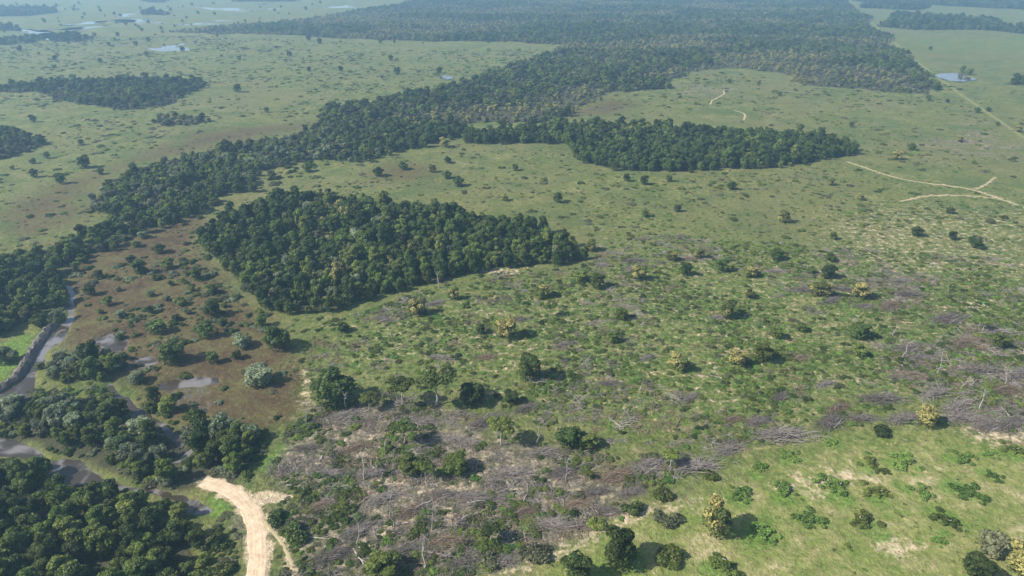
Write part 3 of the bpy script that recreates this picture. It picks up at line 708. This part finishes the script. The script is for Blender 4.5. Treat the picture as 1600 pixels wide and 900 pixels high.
# lone trees: place of the foot in the photograph, crown width in pixels, kind
YEL = [(1281,462,38),(1136,496,34),(1171,432,30),(1058,577,36),(1092,403,22),(997,437,26),(793,528,34),(653,492,32),(709,468,22),(847,464,28),(1343,466,30),(1151,570,34),(1224,347,20),(1050,407,19),(923,392,20),(1445,664,40)]
DRK = [(908,438,32),(932,450,28),(970,500,24),(957,534,26),(751,522,18),(537,518,24),(1127,424,26),(1070,430,24),(1171,466,20),(1212,406,26),(1296,407,22),(1266,427,18),(1293,434,26),(1340,528,40),(1251,518,22),(1212,528,24),(1190,564,40),(1343,556,28),(1431,369,22),(1487,375,15),(1526,389,22),(1516,380,13),(1483,333,18),(827,592,46),(800,630,28),(1559,543,32)]
UMB = [(682,634,74,'dark wide umbrella-crowned tree on a pale trunk above the slash field'),(628,634,56,'umbrella-crowned tree just left of the widest umbrella tree'),(577,640,36,'thin umbrella tree at the left end of the umbrella tree row'),
       (631,694,50,'flat-topped tree with forked pale trunk amid grey slash'),(783,696,56,'loose flat-topped tree on one tall pale trunk amid slash'),(665,750,38,'pale thin umbrella tree beside the yellow-green bush'),
       (766,845,36,'small round-topped tree on a bare stem low in the slash field'),(1046,730,36,'round-topped tree on a bare trunk beside the brush pile row'),(921,750,18,'tiny thin tree on a pole-like stem right of the slash field'),
       (859,494,26,'small flat-topped tree in the cleared field with its shadow at right'),(1534,518,26,'flat-topped tree over purple slash near the right edge'),(1597,556,40,'tall pale-trunked tree cut by the right edge of the picture')]
BIG = [(1115,832,52,'yellow',1.15,'olive-topped tree with dark green base and long shadow in pasture'),(1592,892,54,'yellow',.95,'olive-yellow tree cut by the bottom right corner'),(1548,862,52,'scrub',.75,'broad twiggy olive tree near the bottom right corner'),
       (1524,898,52,'dark',.6,'low dark tree at the bottom edge beside the twiggy olive tree'),(965,882,58,'dark',.95,'tall dark double-topped tree on the pale sand strip'),(901,908,50,'dark',.85,'dark bushy tree cut by the bottom edge beside the sand strip'),
       (520,628,68,'dark',.75,'big dark leafy tree at the left corner of the slash field'),(739,630,46,'dark',.6,'low dark tree just right of the widest umbrella tree'),(888,698,44,'dark',.65,'dark low tree at the right end of the slash field'),
       (916,698,40,'mid',.55,'low spreading green tree touching the dark tree beside the slash'),(714,736,46,'mid',.6,'bright yellow-green bushy tree in the middle of the slash'),(641,738,44,'mid',.6,'mid green bushy tree left of the yellow-green bush'),
       (597,898,64,'mid',.55,'wide green bushy tree at the bottom edge of the slash field'),(405,598,50,'grey',.6,'silvery grey rounded bush tree on the brown marsh edge'),(434,545,46,'dark',.8,'dark tree where the marsh meets the round forest corner')]
MAR = [(142,461,24),(155,434,17),(130,410,22),(118,424,15),(219,427,28),(206,410,20),(250,395,26),(262,419,26),(214,385,19),(224,371,22),(307,437,24),(332,460,24),(236,463,17),(282,477,24),(332,494,32),(169,477,20),(189,496,22),(248,520,36),(322,526,34),(378,542,38),(371,560,20),(334,567,24),(270,566,52),(216,597,34),(91,501,30),(64,509,32),(408,510,24),(243,438,15),(10,566,44),(294,491,15),(275,501,15),(348,508,20),(236,490,15),(157,490,13),(185,455,13),(300,455,14),(262,470,14),(350,480,14),(268,446,13),(188,528,16)]
UPR = [(132,262,22),(54,277,15),(96,287,18),(52,255,11),(74,247,11),(127,227,10),(157,98,8),(157,272,13),(20,264,9),(52,191,13),(592,275,19),(630,265,17),(675,269,15),(699,279,17),(716,291,19),(700,255,13),(805,267,12),(979,284,13),(1006,289,15),(1045,284,12),(663,230,17),(695,230,19),(631,218,15),(480,268,18),(425,278,15),(510,243,15),(871,317,17),(788,314,13),(1006,339,15),(1058,331,13),
       (1143,296,17),(1401,250,18),(1424,235,15),(1499,221,11),(1527,176,11),(1544,174,9),(1450,157,9),(1330,199,9),(1298,289,13),(1453,78,6),(1343,312,13),(1301,374,13),(397,300,16),(448,258,14),(1480,160,7),(1590,206,12),(1558,196,8),(1218,150,8),(1140,130,7),(1185,133,7)]
def place(px, py, wpx, kind):
    x, yy = G(px, py); s = wpx/2/pxm(x, yy)/KR[kind]*1.0; return x, yy, s
for it, lab in ranked(YEL, '{} of the yellow-crowned trees scattered over the cleared field'):
    x, yy, s = place(*it, 'yellow'); add_tree('yellow', int(rng.integers(9)), x, yy, s*rng.uniform(.85, 1.1), rng.uniform(.6, .95), 'yellow_crowned_tree', lab, group='yellow-crowned trees in the cleared field')
for it, lab in ranked(DRK, '{} of the lone dark green trees standing in the cleared field'):
    k = 'dark' if rng.random() < .6 else 'mid'; x, yy, s = place(*it, k); add_tree(k, int(rng.integers(9)), x, yy, s*.92, rng.uniform(.55, .85), 'dark_tree', lab, group='lone dark trees in the cleared field')
for i, (px, py, wp, lab) in enumerate(UMB):
    x, yy, s = place(px, py, wp, 'umbrella'); add_tree('umbrella', (0, 1, 2)[i % 3], x, yy, s*.85, .9, 'umbrella_tree', lab, group='umbrella-crowned trees left standing in the slash')
for i, (px, py, wp, k, tl, lab) in enumerate(BIG):
    x, yy, s = place(px, py, wp, k); add_tree(k, i+1, x, yy, s, tl, 'leafy_tree', lab)
for it, lab in ranked(MAR, '{} of the dark round trees dotted over the brown marsh'):
    k = ('dark', 'dark', 'mid', 'grey')[int(rng.integers(4))]; x, yy, s = place(*it, k); add_tree(k, int(rng.integers(9)), x, yy, s*.88, rng.uniform(.55, .8), 'marsh_tree', lab, group='trees dotted over the brown marsh')
for it, lab in ranked(UPR, '{} of the small lone trees on the open grass between the forests'):
    k = 'dark' if rng.random() < .75 else 'yellow'; x, yy, s = place(*it, k); add_tree(k, int(rng.integers(9)), x, yy, s, .75, 'lone_tree', lab, group='small lone trees on open grass')

# ------------------------------------------------------------------ shrub mounds in the pasture, bushes in the slash
_mb = MB(); _r = np.random.default_rng(5)
for _ in range(1): stick(_r, _mb, (_r.normal(0, .4), _r.normal(0, .4), 1.1), _r.uniform(.2, .45), _r.uniform(0, 6.28), _r.uniform(.1, .6), .03)
LIMB = _mb.mesh('dead_branch', M['stone'])
MOUND = MOUNDPX
EDGEB = [(1043,808,46),(985,795,40),(835,864,54),(766,874,44),(1048,874,56),(931,820,34),(1035,776,38),(1376,674,34),(1110,745,30),(462,835,46),(432,812,36),(340,850,40),(352,890,40)]
def add_shrub(key, x, y, s, tall, label, group):
    fm, sm = SHRUBS[key][int(rng.integers(3))]
    e = thing('shrub', x, y, rng.uniform(0, 6.28), s, tall, label, 'shrub', group); child('stem', sm, e); child('foliage', fm, e); PLACED.append((x, y, s*1.2)); return e
for it, lab in ranked(MOUND, '{} of the low green shrub mounds dotted over the pasture'):
    x, yy = G(*it[:2]); s = it[2]/2/pxm(x, yy)/1.7; e = add_shrub('mound', x, yy, s*1.12, .5, lab, 'shrub mounds in the pasture'); child('dead_branch', LIMB, e)
for it, lab in ranked(EDGEB, '{} of the bushes along the slash edge and the dirt road'):
    x, yy = G(*it[:2]); s = it[2]/2/pxm(x, yy)/1.6; add_shrub(('green', 'deep', 'green', 'dry')[int(rng.integers(4))], x, yy, s, .8, lab, 'bushes along the slash edge')

# ------------------------------------------------------------------ brush piles, fallen logs, dead trees
PILES = [(1222,680,74),(1185,658,40),(1138,702,44),(1082,730,66),(1298,660,52),(1346,654,40),(1376,625,54),(1412,655,52),(1310,638,40),(1462,615,52),(1512,655,60),(1545,668,44),(1580,665,50),(1500,635,54),(1570,610,46),(1535,580,56),(1590,585,44),(1425,588,42),(1440,560,36),(1480,500,52),(1500,540,44),(1420,545,44),(1560,520,44),(1390,480,36),(1420,462,40),(1312,452,34),(1300,470,30),(1350,480,28),(1258,455,30),(1212,425,24),(1405,440,34),(1075,405,24),(992,408,30),(1120,498,26),(1220,620,34),(940,415,22),(1145,655,30),(1010,730,60),(960,745,50),(900,790,50),(985,770,40),(865,820,56),(780,880,50),(700,845,56),(640,860,56),(560,830,56),(520,870,56),(720,880,44),(600,780,50),(520,740,44),(560,700,44),(700,690,50),(760,660,50),(820,640,34),(850,710,50),(800,740,56),(740,780,56),(690,775,44),(640,800,40),(880,740,44),(950,800,40),(540,650,44),(660,660,44),(480,700,36),(500,790,40),(820,800,44),(930,770,38),(580,740,44),(470,820,36),(680,475,24),(600,500,28),(760,560,28),(880,540,26),(690,560,30),(810,500,24),(1010,560,26),(950,600,30),(1080,620,30),(1250,560,30),(1290,600,30)]
for j, (it, lab) in enumerate(ranked(PILES, '{} of the purple-grey brush piles heaped on the cleared ground')):
    px, py, wp = it; x, yy = G(px, py); s = wp/pxm(x, yy)/6.6; hm, bs = HEAPS[j % 5]
    e = thing('brush_pile', x, yy, float(np.clip(rng.normal(.28, .3), -.3, .8)), s, .8, lab, 'brush pile', 'brush piles on the cleared ground'); child('twig_heap', hm, e)['kind'] = 'stuff'
    for b_ in bs: child('branch', b_, e)
LOGPX = [(823,773,1.0),(715,655,.8),(560,790,.9),(590,735,.8),(650,715,.8),(690,740,.8),(745,730,.8),(620,760,.9),(540,760,.8),(500,720,.7),(660,790,.9),(720,815,.9),(780,770,.8),(850,760,.8),(905,730,.8),(950,715,.7),(880,690,.7),(600,670,.7),(500,680,.7),(560,870,1.),(640,885,1.),(690,868,.9),(500,840,.9),(750,850,.9),(820,840,.9),(460,760,.8),(1480,560,.8),(1440,600,.8),(1520,600,.8),(1560,560,.8),(1590,630,.9),(1540,630,.9),(1460,580,.8),(1500,520,.7),(1380,560,.7),(1575,650,.8),(1425,510,.6),(620,545,.6),(780,540,.6),(920,565,.6),(870,610,.6),(1000,610,.6),(1120,590,.6),(700,580,.6),(830,545,.5),(960,660,.7),(1060,660,.7),(850,655,.7)]
for j, (it, lab) in enumerate(ranked(LOGPX, '{} of the felled trunks with bare limbs lying on cleared ground')):
    x, yy = G(*it[:2]); bm, ls = LOGS[j % 6]; e = thing('fallen_log', x, yy, rng.uniform(0, 6.28), it[2]*1.0, 1, lab, 'log', 'felled trunks on the cleared ground'); child('log_body', bm, e)
    for l in ls: child('limb', l, e)
DEADPX = [(569,750,.9),(615,822,1.1),(675,828,.9),(662,888,1.),(884,754,.7),(687,450,1.1),(1410,560,.9),(1465,585,.8),(1530,640,.8),(1395,525,.7),(540,640,.8),(720,700,.7),(600,705,.8),(1570,600,.9),(480,660,.7),(840,695,.7),(560,850,.9),(1440,645,.8),(1500,610,.8)]
for j, (it, lab) in enumerate(ranked(DEADPX, '{} of the bare grey dead trees still standing on cleared ground')):
    x, yy = G(*it[:2]); tm, bs = DEAD[j % 4]; e = thing('dead_tree', x, yy, rng.uniform(0, 6.28), it[2], 1, lab, 'dead tree', 'bare dead trees on the cleared ground'); child('trunk', tm, e)
    for b_ in bs: child('branch', b_, e)

# ------------------------------------------------------------------ forests
def jgrid(poly, step, seed, inset=0.0):
    r = np.random.default_rng(seed); lo, hi = poly.min(0), poly.max(0)
    xs = np.arange(lo[0], hi[0], step); ys = np.arange(lo[1], hi[1], step*.9)
    XX, YY = np.meshgrid(xs, ys); XX = XX + (np.arange(len(ys)) % 2)[:, None]*step*.5
    x = XX.ravel() + r.uniform(-.42, .42, XX.size)*step; yv = YY.ravel() + r.uniform(-.42, .42, XX.size)*step
    w_ = np.clip(yv*.035, 3, 22)
    wb = np.clip((yv-450)*.10, 0, 75)
    d = sdist(poly, x + (fbm(x, yv, 24, 71)-.5)*w_ + (fbm(x, yv, 110, 75)-.5)*wb, yv + (fbm(x, yv, 24, 73)-.5)*w_ + (fbm(x, yv, 110, 77)-.5)*wb)
    k = d > inset; return x[k], yv[k], d[k]
KEYS = ['dark', 'mid', 'grey', 'scrub', 'yellow']
protos = []; first = {}
for k in KEYS:
    first[k] = (len(protos), len(KINDS[k]))
    for v in KINDS[k]: protos.append(v)
pc_tree = proto_collection('forest_plant', protos)
FT = []                                                        # x, y, scale, tall, kind index, variant, forest name
def patchy(x, y): return fbm(x + y*.4, y*1.5, 130, 401, 4)
def fill(name, poly, step, scale, mix, seed, tall=1.0):
    x, yv, d = jgrid(poly, step, seed); pt = patchy(x, yv)*np.clip((yv-620)/280, 0, 1) if name == 'belt' else np.zeros(len(x))
    if name == 'belt': pt = np.maximum(pt, .45 + .20*smooth(region_at(SCRUBLINE, x + (fbm(x, yv, 60, 411)-.5)*80, yv + (fbm(x, yv, 60, 413)-.5)*80), 20))
    ok = (wet(x, yv) < .3) & (on_road(x, yv) < -1.0)
    ok &= np.random.default_rng(seed+2).random(len(x)) > np.clip((pt-.60)*5, 0, .40)
    x, yv, d, pt = x[ok], yv[ok], d[ok], pt[ok]
    r = np.random.default_rng(seed+1); n = len(x)
    tone = fbm(x, yv, 60, seed+5); pick = np.clip(tone + r.normal(0, .25, n), 0, .999)
    order = [(k, p) for k, p in mix]; cum = np.cumsum([p for _, p in order]); cum = cum/cum[-1]
    q = r.random(n)*.55 + np.clip((tone-.25)*2, 0, 1)*.45 + (np.clip((pt-.46)*3, 0, .5))
    ki = np.searchsorted(cum, np.clip(q, 0, .9999))
    s = scale*r.uniform(.62, 1.28, n)*(1-np.clip((pt-.45)*2.0, 0, .30))*(1 - .28*np.exp(-np.maximum(d, 0)/5.0))
    for i in range(n):
        FT.append((x[i], yv[i], s[i], tall*r.uniform(.72, 1.3), order[ki[i]][0], int(r.integers(12)), name))
DM = [('dark', .55), ('mid', .25), ('scrub', .08), ('grey', .08), ('yellow', .04)]
fill('near', fp['near'], 3.7, 0.8, [('mid', .42), ('dark', .42), ('scrub', .10), ('grey', .06)], 501, .95)
fill('round', fp['round'], 3.7, 0.8, [('dark', .58), ('mid', .28), ('scrub', .06), ('grey', .04), ('yellow', .04)], 502, 1.08)
fill('strip', fp['strip'], 4.0, 0.82, [('dark', .46), ('mid', .16), ('scrub', .28), ('grey', .10)], 503, .92)
fill('wedge', fp['wedge'], 4.2, 0.84, [('dark', .60), ('mid', .24), ('scrub', .12), ('yellow', .04)], 504, 1.08)
fill('belt', fp['belt'], 6.0, 1.0, [('dark', .40), ('mid', .20), ('scrub', .38), ('yellow', .02)], 505, .75)
fill('upper', fp['upper'], 5.0, 0.92, [('dark', .5), ('scrub', .3), ('mid', .12), ('yellow', .08)], 506, .8)
fill('small', fp['small'], 4.8, 0.9, [('dark', .5), ('scrub', .4), ('yellow', .1)], 507, .75)
fill('edge', fp['edge'], 4.6, 0.88, [('dark', .6), ('scrub', .2), ('mid', .15), ('yellow', .05)], 508, .85)
for i, p in enumerate(farp): fill('far', p, 9.0, 1.35, [('dark', .7), ('scrub', .3)], 520+i, .8)
RIVERSIDE = [[(-60,640),(0,628),(60,622),(120,630),(150,645),(140,665),(100,700),(60,698),(20,684),(-60,655)], [(118,650),(160,632),(192,650),(184,690),(140,708),(112,700)], [(150,712),(180,680),(230,668),(268,695),(258,725),(238,755),(200,748),(168,736)],
             [(170,745),(240,752),(300,766),(330,780),(300,776),(240,764),(180,752)], [(302,668),(350,652),(402,668),(405,710),(380,748),(330,748),(298,722)], [(236,742),(300,730),(332,748),(318,768),(286,768),(250,762)], [(66,570),(112,552),(190,556),(196,580),(150,602),(80,606)], [(-80,715),(0,720),(70,738),(60,750),(-80,740)], [(215,630),(262,618),(285,640),(262,655),(230,645)]]
for i, p in enumerate(RIVERSIDE): fill('riverside', gpoly(p), 4.0, .80, [('dark', .46), ('mid', .22), ('grey', .24), ('scrub', .08)], 540+i, .82)

LAB = {'near': 'leafy tree packed in the dense wood at the bottom left corner', 'riverside': 'rounded tree in the thickets beside the river pools', 'round': 'leafy tree in the round dark forest at centre left', 'strip': 'tree in the long forest strip at left', 'wedge': 'tree in the wedge-shaped forest at upper right', 'belt': 'tree in the broad far forest belt', 'upper': 'tree in the far left forest patch', 'small': 'tree in the small far patch', 'edge': 'tree in the patch cut by the left edge', 'far': 'tree in a far wood'}
TONE = {'dark': 'dark green', 'mid': 'mid green', 'grey': 'silvery grey-green', 'scrub': 'dull olive-grey', 'yellow': 'yellow-flowered'}
FA = np.array([(f[0], f[1], f[2]) for f in FT])
ix, iy = toimg(FA[:, 0], FA[:, 1], 3.0); size = FA[:, 2]*FOC/(FA[:, 1]*CP + 97*SP)
inview = (ix > -15) & (ix < 1615) & (iy > 0) & (iy < 915)
size = np.where(inview, size, 0)
top = set(np.argsort(-size)[:300].tolist())
for i in top:
    x, yv, s, tl, k, v, nm = FT[i]
    add_tree(k, v, x, yv, s, tl, 'forest_tree' if nm != 'riverside' else 'riverside_tree', TONE[k]+' '+LAB[nm], group=LAB[nm].replace('tree', 'trees', 1))
names = {'near': ('forest', 'rest of the dense wood running off the bottom left corner'), 'riverside': ('thicket', 'rest of the thickets beside the river pools'), 'round': ('forest', 'round dark forest of packed crowns at centre left'), 'strip': ('forest', 'long dark forest strip winding along the left'), 'wedge': ('forest', 'wedge-shaped dark forest right of centre'),
         'belt': ('forest', 'broad blue-hazed forest belt across the top of the picture'), 'upper': ('forest', 'far oval forest patch at upper left'), 'small': ('forest', 'small grey-green wood just below the far oval forest'), 'edge': ('forest', 'wood cut by the left edge of the picture'), 'far': ('forest', 'scattered far woods on the hazy plain')}
for nm, (on, lab) in names.items():
    sel = [FT[i] for i in range(len(FT)) if FT[i][6] == nm and i not in top]
    if not sel: continue
    scatter(on, np.array([f[0] for f in sel]), np.array([f[1] for f in sel]), np.array([f[2] for f in sel]), [first[f[4]][0] + f[5] % first[f[4]][1] for f in sel], pc_tree, lab, 'forest', 0, np.array([f[3] for f in sel]))

# ------------------------------------------------------------------ ground cover
allforest = list(fp.values()) + farp
def cover_points(poly, step, seed, prob):
    x, yv, d = jgrid(poly, step, seed); r = np.random.default_rng(seed)
    ok = (r.random(len(x)) < prob(x, yv)) & (wet(x, yv) < -.4) & (on_road(x, yv) < .2) & (region_at(allforest, x, yv) < 0)
    return x[ok], yv[ok]
bush = []; bix = {}
for k in ('green', 'bright', 'deep', 'silver', 'dry'):
    bix[k] = len(bush)
    for v in SHRUBS[k]: bush.append(v[0])
for mat in ('tuft', 'straw'):
    bix[mat] = len(bush)
    for i in range(3): bush.append(shrub_mesh(f'{mat}{i}', 620+i, 1.0, .5, mat, 150, .16, nl=5))
bix['litter'] = len(bush)
pc_bush = proto_collection('cover_plant', bush)
pc_lit = proto_collection('litter_plant', [litter_mesh(640+i, ('twig', 'brown', 'dead', 'twig')[i % 4]) for i in range(8)])
def mixidx(n, mix, seed):
    r = np.random.default_rng(seed); ks = [k for k, _ in mix]; p = np.array([v for _, v in mix]); p = p/p.sum()
    return np.array([bix[ks[i]] for i in r.choice(len(ks), n, p=p)]) + r.integers(0, 3, n)
def rs(n, lo, hi, seed, pw=1.6): return lo + (hi-lo)*np.random.default_rng(seed).random(n)**pw
# regrowth on the cleared field
x, yv = cover_points(gpoly(REGROW[0]), 1.35, 701, lambda x, y: np.clip((fbm(x, y, 16, 81)-.34)*3.4, .22, .95))
scatter('regrowth', x, yv, rs(len(x), .26, .85, 702, 2.0), mixidx(len(x), [('green', .40), ('bright', .30), ('dry', .14), ('tuft', .10), ('deep', .14)], 703), pc_bush, 'knee-high green regrowth covering the cleared field', 'regrowth', -.08, .62)
x, yv = cover_points(gpoly(REGROW[0]), 3.6, 711, lambda x, y: np.clip((fbm(x, y, 18, 83)-.44)*4, .02, .8))
scatter('branch_litter', x, yv, rs(len(x), .5, 1.2, 712), np.random.default_rng(713).integers(0, 8, len(x)), pc_lit, 'grey dead branches littering the cleared field', 'litter', 0)
for k, p in enumerate(SLASH[:2]):
    x, yv = cover_points(gpoly(p), 1.9, 721+k, lambda x, y: np.clip((fbm(x, y, 9, 85)-.34)*2.6, .05, .85))
    scatter('slash_litter', x, yv, rs(len(x), .5, 1.15, 722), np.random.default_rng(723).integers(0, 8, len(x)), pc_lit, ('tangle of grey-brown slash covering the felled ground at the bottom', 'tangle of purple slash covering the ground at the right edge')[k], 'litter', 0)
    x, yv = cover_points(gpoly(p), 1.4, 731+k, lambda x, y: np.clip((fbm(x, y, 12, 87)-.40)*4.0, .06, .95))
    scatter('undergrowth', x, yv, rs(len(x), .35, 1.0, 732), mixidx(len(x), [('green', .4), ('bright', .2), ('dry', .3), ('deep', .1)], 733), pc_bush, ('green undergrowth sprouting through the slash at the bottom', 'green undergrowth sprouting through slash at the right edge')[k], 'undergrowth', -.08, .7)
x, yv = cover_points(gpoly(SLASH[3]), 3.0, 741, lambda x, y: np.clip((fbm(x, y, 14, 89)-.42)*3, .0, .8))
scatter('branch_litter', x, yv, rs(len(x), .5, 1.2, 742), np.random.default_rng(743).integers(0, 8, len(x)), pc_lit, 'purple-grey branches strewn over the upper right of the cleared field', 'litter', 0)
bed = gpoly([(-80,625),(60,612),(160,605),(250,620),(300,650),(400,655),(425,700),(390,755),(330,772),(240,770),(150,740),(60,705),(-80,690)]); x, yv = cover_points(bed, 1.9, 745, lambda x, y: np.clip((fbm(x, y, 9, 99)-.30)*2.6, .1, .9))
scatter('riverside_undergrowth', x, yv, rs(len(x), .3, 1.1, 746), mixidx(len(x), [('deep', .34), ('green', .26), ('silver', .16), ('dry', .16), ('bright', .08)], 747), pc_bush, 'dense low greenery filling the ground between the river thickets', 'undergrowth', -.08, .8)
# marsh shrubs, pasture tufts, open grassland tussocks
x, yv = cover_points(gpoly(MARSH[0]), 2.5, 751, lambda x, y: np.clip((fbm(x, y, 20, 91)-.42)*3.4, .06, .85))
scatter('marsh_shrubbery', x, yv, rs(len(x), .25, 1.35, 752, 2.4), mixidx(len(x), [('deep', .3), ('green', .25), ('silver', .2), ('dry', .15), ('tuft', .1)], 753), pc_bush, 'low dark shrubs sprinkled over the brown marsh', 'shrubbery', -.08, .7)
x, yv = cover_points(gpoly(PASTURE[0]), 1.6, 761, lambda x, y: np.clip((fbm(x, y, 8, 93)-.35)*1.6, .02, .5))
scatter('grass_tufts', x, yv, rs(len(x), .15, .5, 762), mixidx(len(x), [('tuft', .62), ('straw', .28), ('bright', .10)], 763), pc_bush, 'short green and straw grass tufts on the pasture', 'grass', -.04, .6)
bed = gpoly([(395,800),(420,790),(460,790),(480,960),(400,960),(412,850)]); x, yv = cover_points(bed, 1.4, 765, lambda x, y: np.full(x.shape, .6))
scatter('verge_plants', x, yv, rs(len(x), .25, .6, 766), mixidx(len(x), [('green', .6), ('bright', .3), ('dry', .1)], 767), pc_bush, 'green verge plants between the dirt road and slash', 'undergrowth', -.08, .7)
bed = gpoly([(318,835),(335,812),(365,800),(388,815),(392,860),(388,960),(310,960)]); x, yv = cover_points(bed, 1.5, 768, lambda x, y: np.full(x.shape, .65))
scatter('verge_plants', x, yv, rs(len(x), .3, .8, 769), mixidx(len(x), [('deep', .5), ('green', .3), ('dry', .2)], 770), pc_bush, 'dark low scrub between the near wood and dirt road', 'undergrowth', -.08, .7)
open_ = gpoly([(-200,620),(-500,300),(-420,60),(300,56),(850,78),(1040,108),(1300,130),(1480,132),(1700,150),(2200,330),(2000,440),(1300,392),(1000,372),(700,500),(480,640),(300,680)])
def popen(x, y):
    inner = (region_at([gpoly(REGROW[0]), gpoly(MARSH[0])], x, y) < 0)
    return np.where(inner, np.clip((fbm(x, y, 45, 95)-.30)*2.0, .06, .75), 0)*np.clip(1.25 - y/1800, .3, 1)
x, yv = cover_points(open_, 4.4, 771, popen)
scatter('tussocks', x, yv, rs(len(x), .35, 1.25, 772, 2.2)*(1+yv/1600), mixidx(len(x), [('tuft', .50), ('green', .22), ('dry', .20), ('bright', .08)], 773), pc_bush, 'low tussocks and bushes sprinkled over the open grassland', 'grass', -.06, .6)
x, yv = cover_points(gpoly([(560,215),(500,245),(440,260),(400,300),(300,345),(200,375),(320,345),(420,290),(560,252),(720,212)]), 5.5, 775, lambda x, y: np.full(x.shape, .5))
scatter('marsh_shrubbery', x, yv, rs(len(x), .7, 1.9, 776), mixidx(len(x), [('deep', .5), ('dry', .3), ('green', .2)], 777), pc_bush, 'dark shrubs fringing the long forest strip', 'shrubbery', -.08, .8)
mid_ = gpoly([(480,300),(760,232),(1300,262),(1750,330),(1750,430),(1300,390),(1000,370),(820,350),(600,318)])
x, yv = cover_points(mid_, 2.8, 774, lambda x, y: np.clip((fbm(x, y, 25, 96)-.36)*2.4, .05, .7))
scatter('tussocks', x, yv, rs(len(x), .3, .9, 778, 2.0), mixidx(len(x), [('tuft', .5), ('green', .28), ('dry', .12), ('bright', .1)], 779), pc_bush, 'green tussocks on the grass between round forest and wedge forest', 'grass', -.06, .55)
# far savanna trees, one by one
PLAIN = gpoly([(-60,180),(-60,8),(520,4),(420,34),(250,50),(450,58),(820,68),(780,110),(640,140),(500,160),(420,180),(330,160),(330,120),(150,118),(0,128)])
x, yv, d = jgrid(PLAIN, 34, 781); r = np.random.default_rng(782)
dens = np.where(yv > 900, .40, .20)*np.clip(fbm(x, yv, 160, 97)*2-.2, .1, 1.3); a_, b_ = toimg(x, yv)
ok = (r.random(len(x)) < dens) & (region_at(allforest, x, yv) < 0) & (region_at([gpoly(p) for p in FLOOD], x, yv) < -15) & (a_ > 0) & (a_ < 1600) & (b_ > 2)
x, yv = x[ok][:230], yv[ok][:230]
fart = [joined(KINDS['dark'][0]), joined(KINDS['dark'][1]), joined(KINDS['scrub'][0])]
for i in range(len(x)):
    o = bpy.data.objects.new('savanna_tree', fart[i % 3]); col.objects.link(o); s = r.uniform(.6, 1.25)
    o.location = (x[i], yv[i], float(gz(x[i], yv[i])[0])); o.scale = (s, s, s*.75); o.rotation_euler = (0, 0, r.uniform(0, 6.28))
    tag(o, 'tiny dark tree dotted over the far hazy plain at upper left', 'tree', 'far trees dotted over the plain at upper left')

# ------------------------------------------------------------------ haze
hx, hy0, hy1, hz0, hz1 = 24000, -2000, 14000, -3.0, 104.0
hv = [(sx_*hx, yy_, zz_) for zz_ in (hz0, hz1) for yy_ in (hy0, hy1) for sx_ in (-1, 1)]
hz = mesh_obj('haze', hv, [(0, 2, 3, 1), (4, 5, 7, 6), (0, 1, 5, 4), (2, 6, 7, 3), (0, 4, 6, 2), (1, 3, 7, 5)], None)
m, n = newmat('haze_air'); pv = n.nodes.new('ShaderNodeVolumePrincipled'); oo = n.nodes.new('ShaderNodeOutputMaterial')
pv.inputs['Color'].default_value = (.40, .68, 1.0, 1); pv.inputs['Density'].default_value = .00031; pv.inputs['Anisotropy'].default_value = .25
pv.inputs['Density Attribute'].default_value = ''; pv.inputs['Temperature Attribute'].default_value = ''; pv.inputs['Color Attribute'].default_value = ''
n.links.new(pv.outputs[0], oo.inputs['Volume']); m.cycles.homogeneous_volume = True
hz.data.materials.append(m); tag(hz, 'pale blue haze over the far plain', kind='stuff')
print('forest trees', len(FT), 'objects', len(bpy.data.objects))
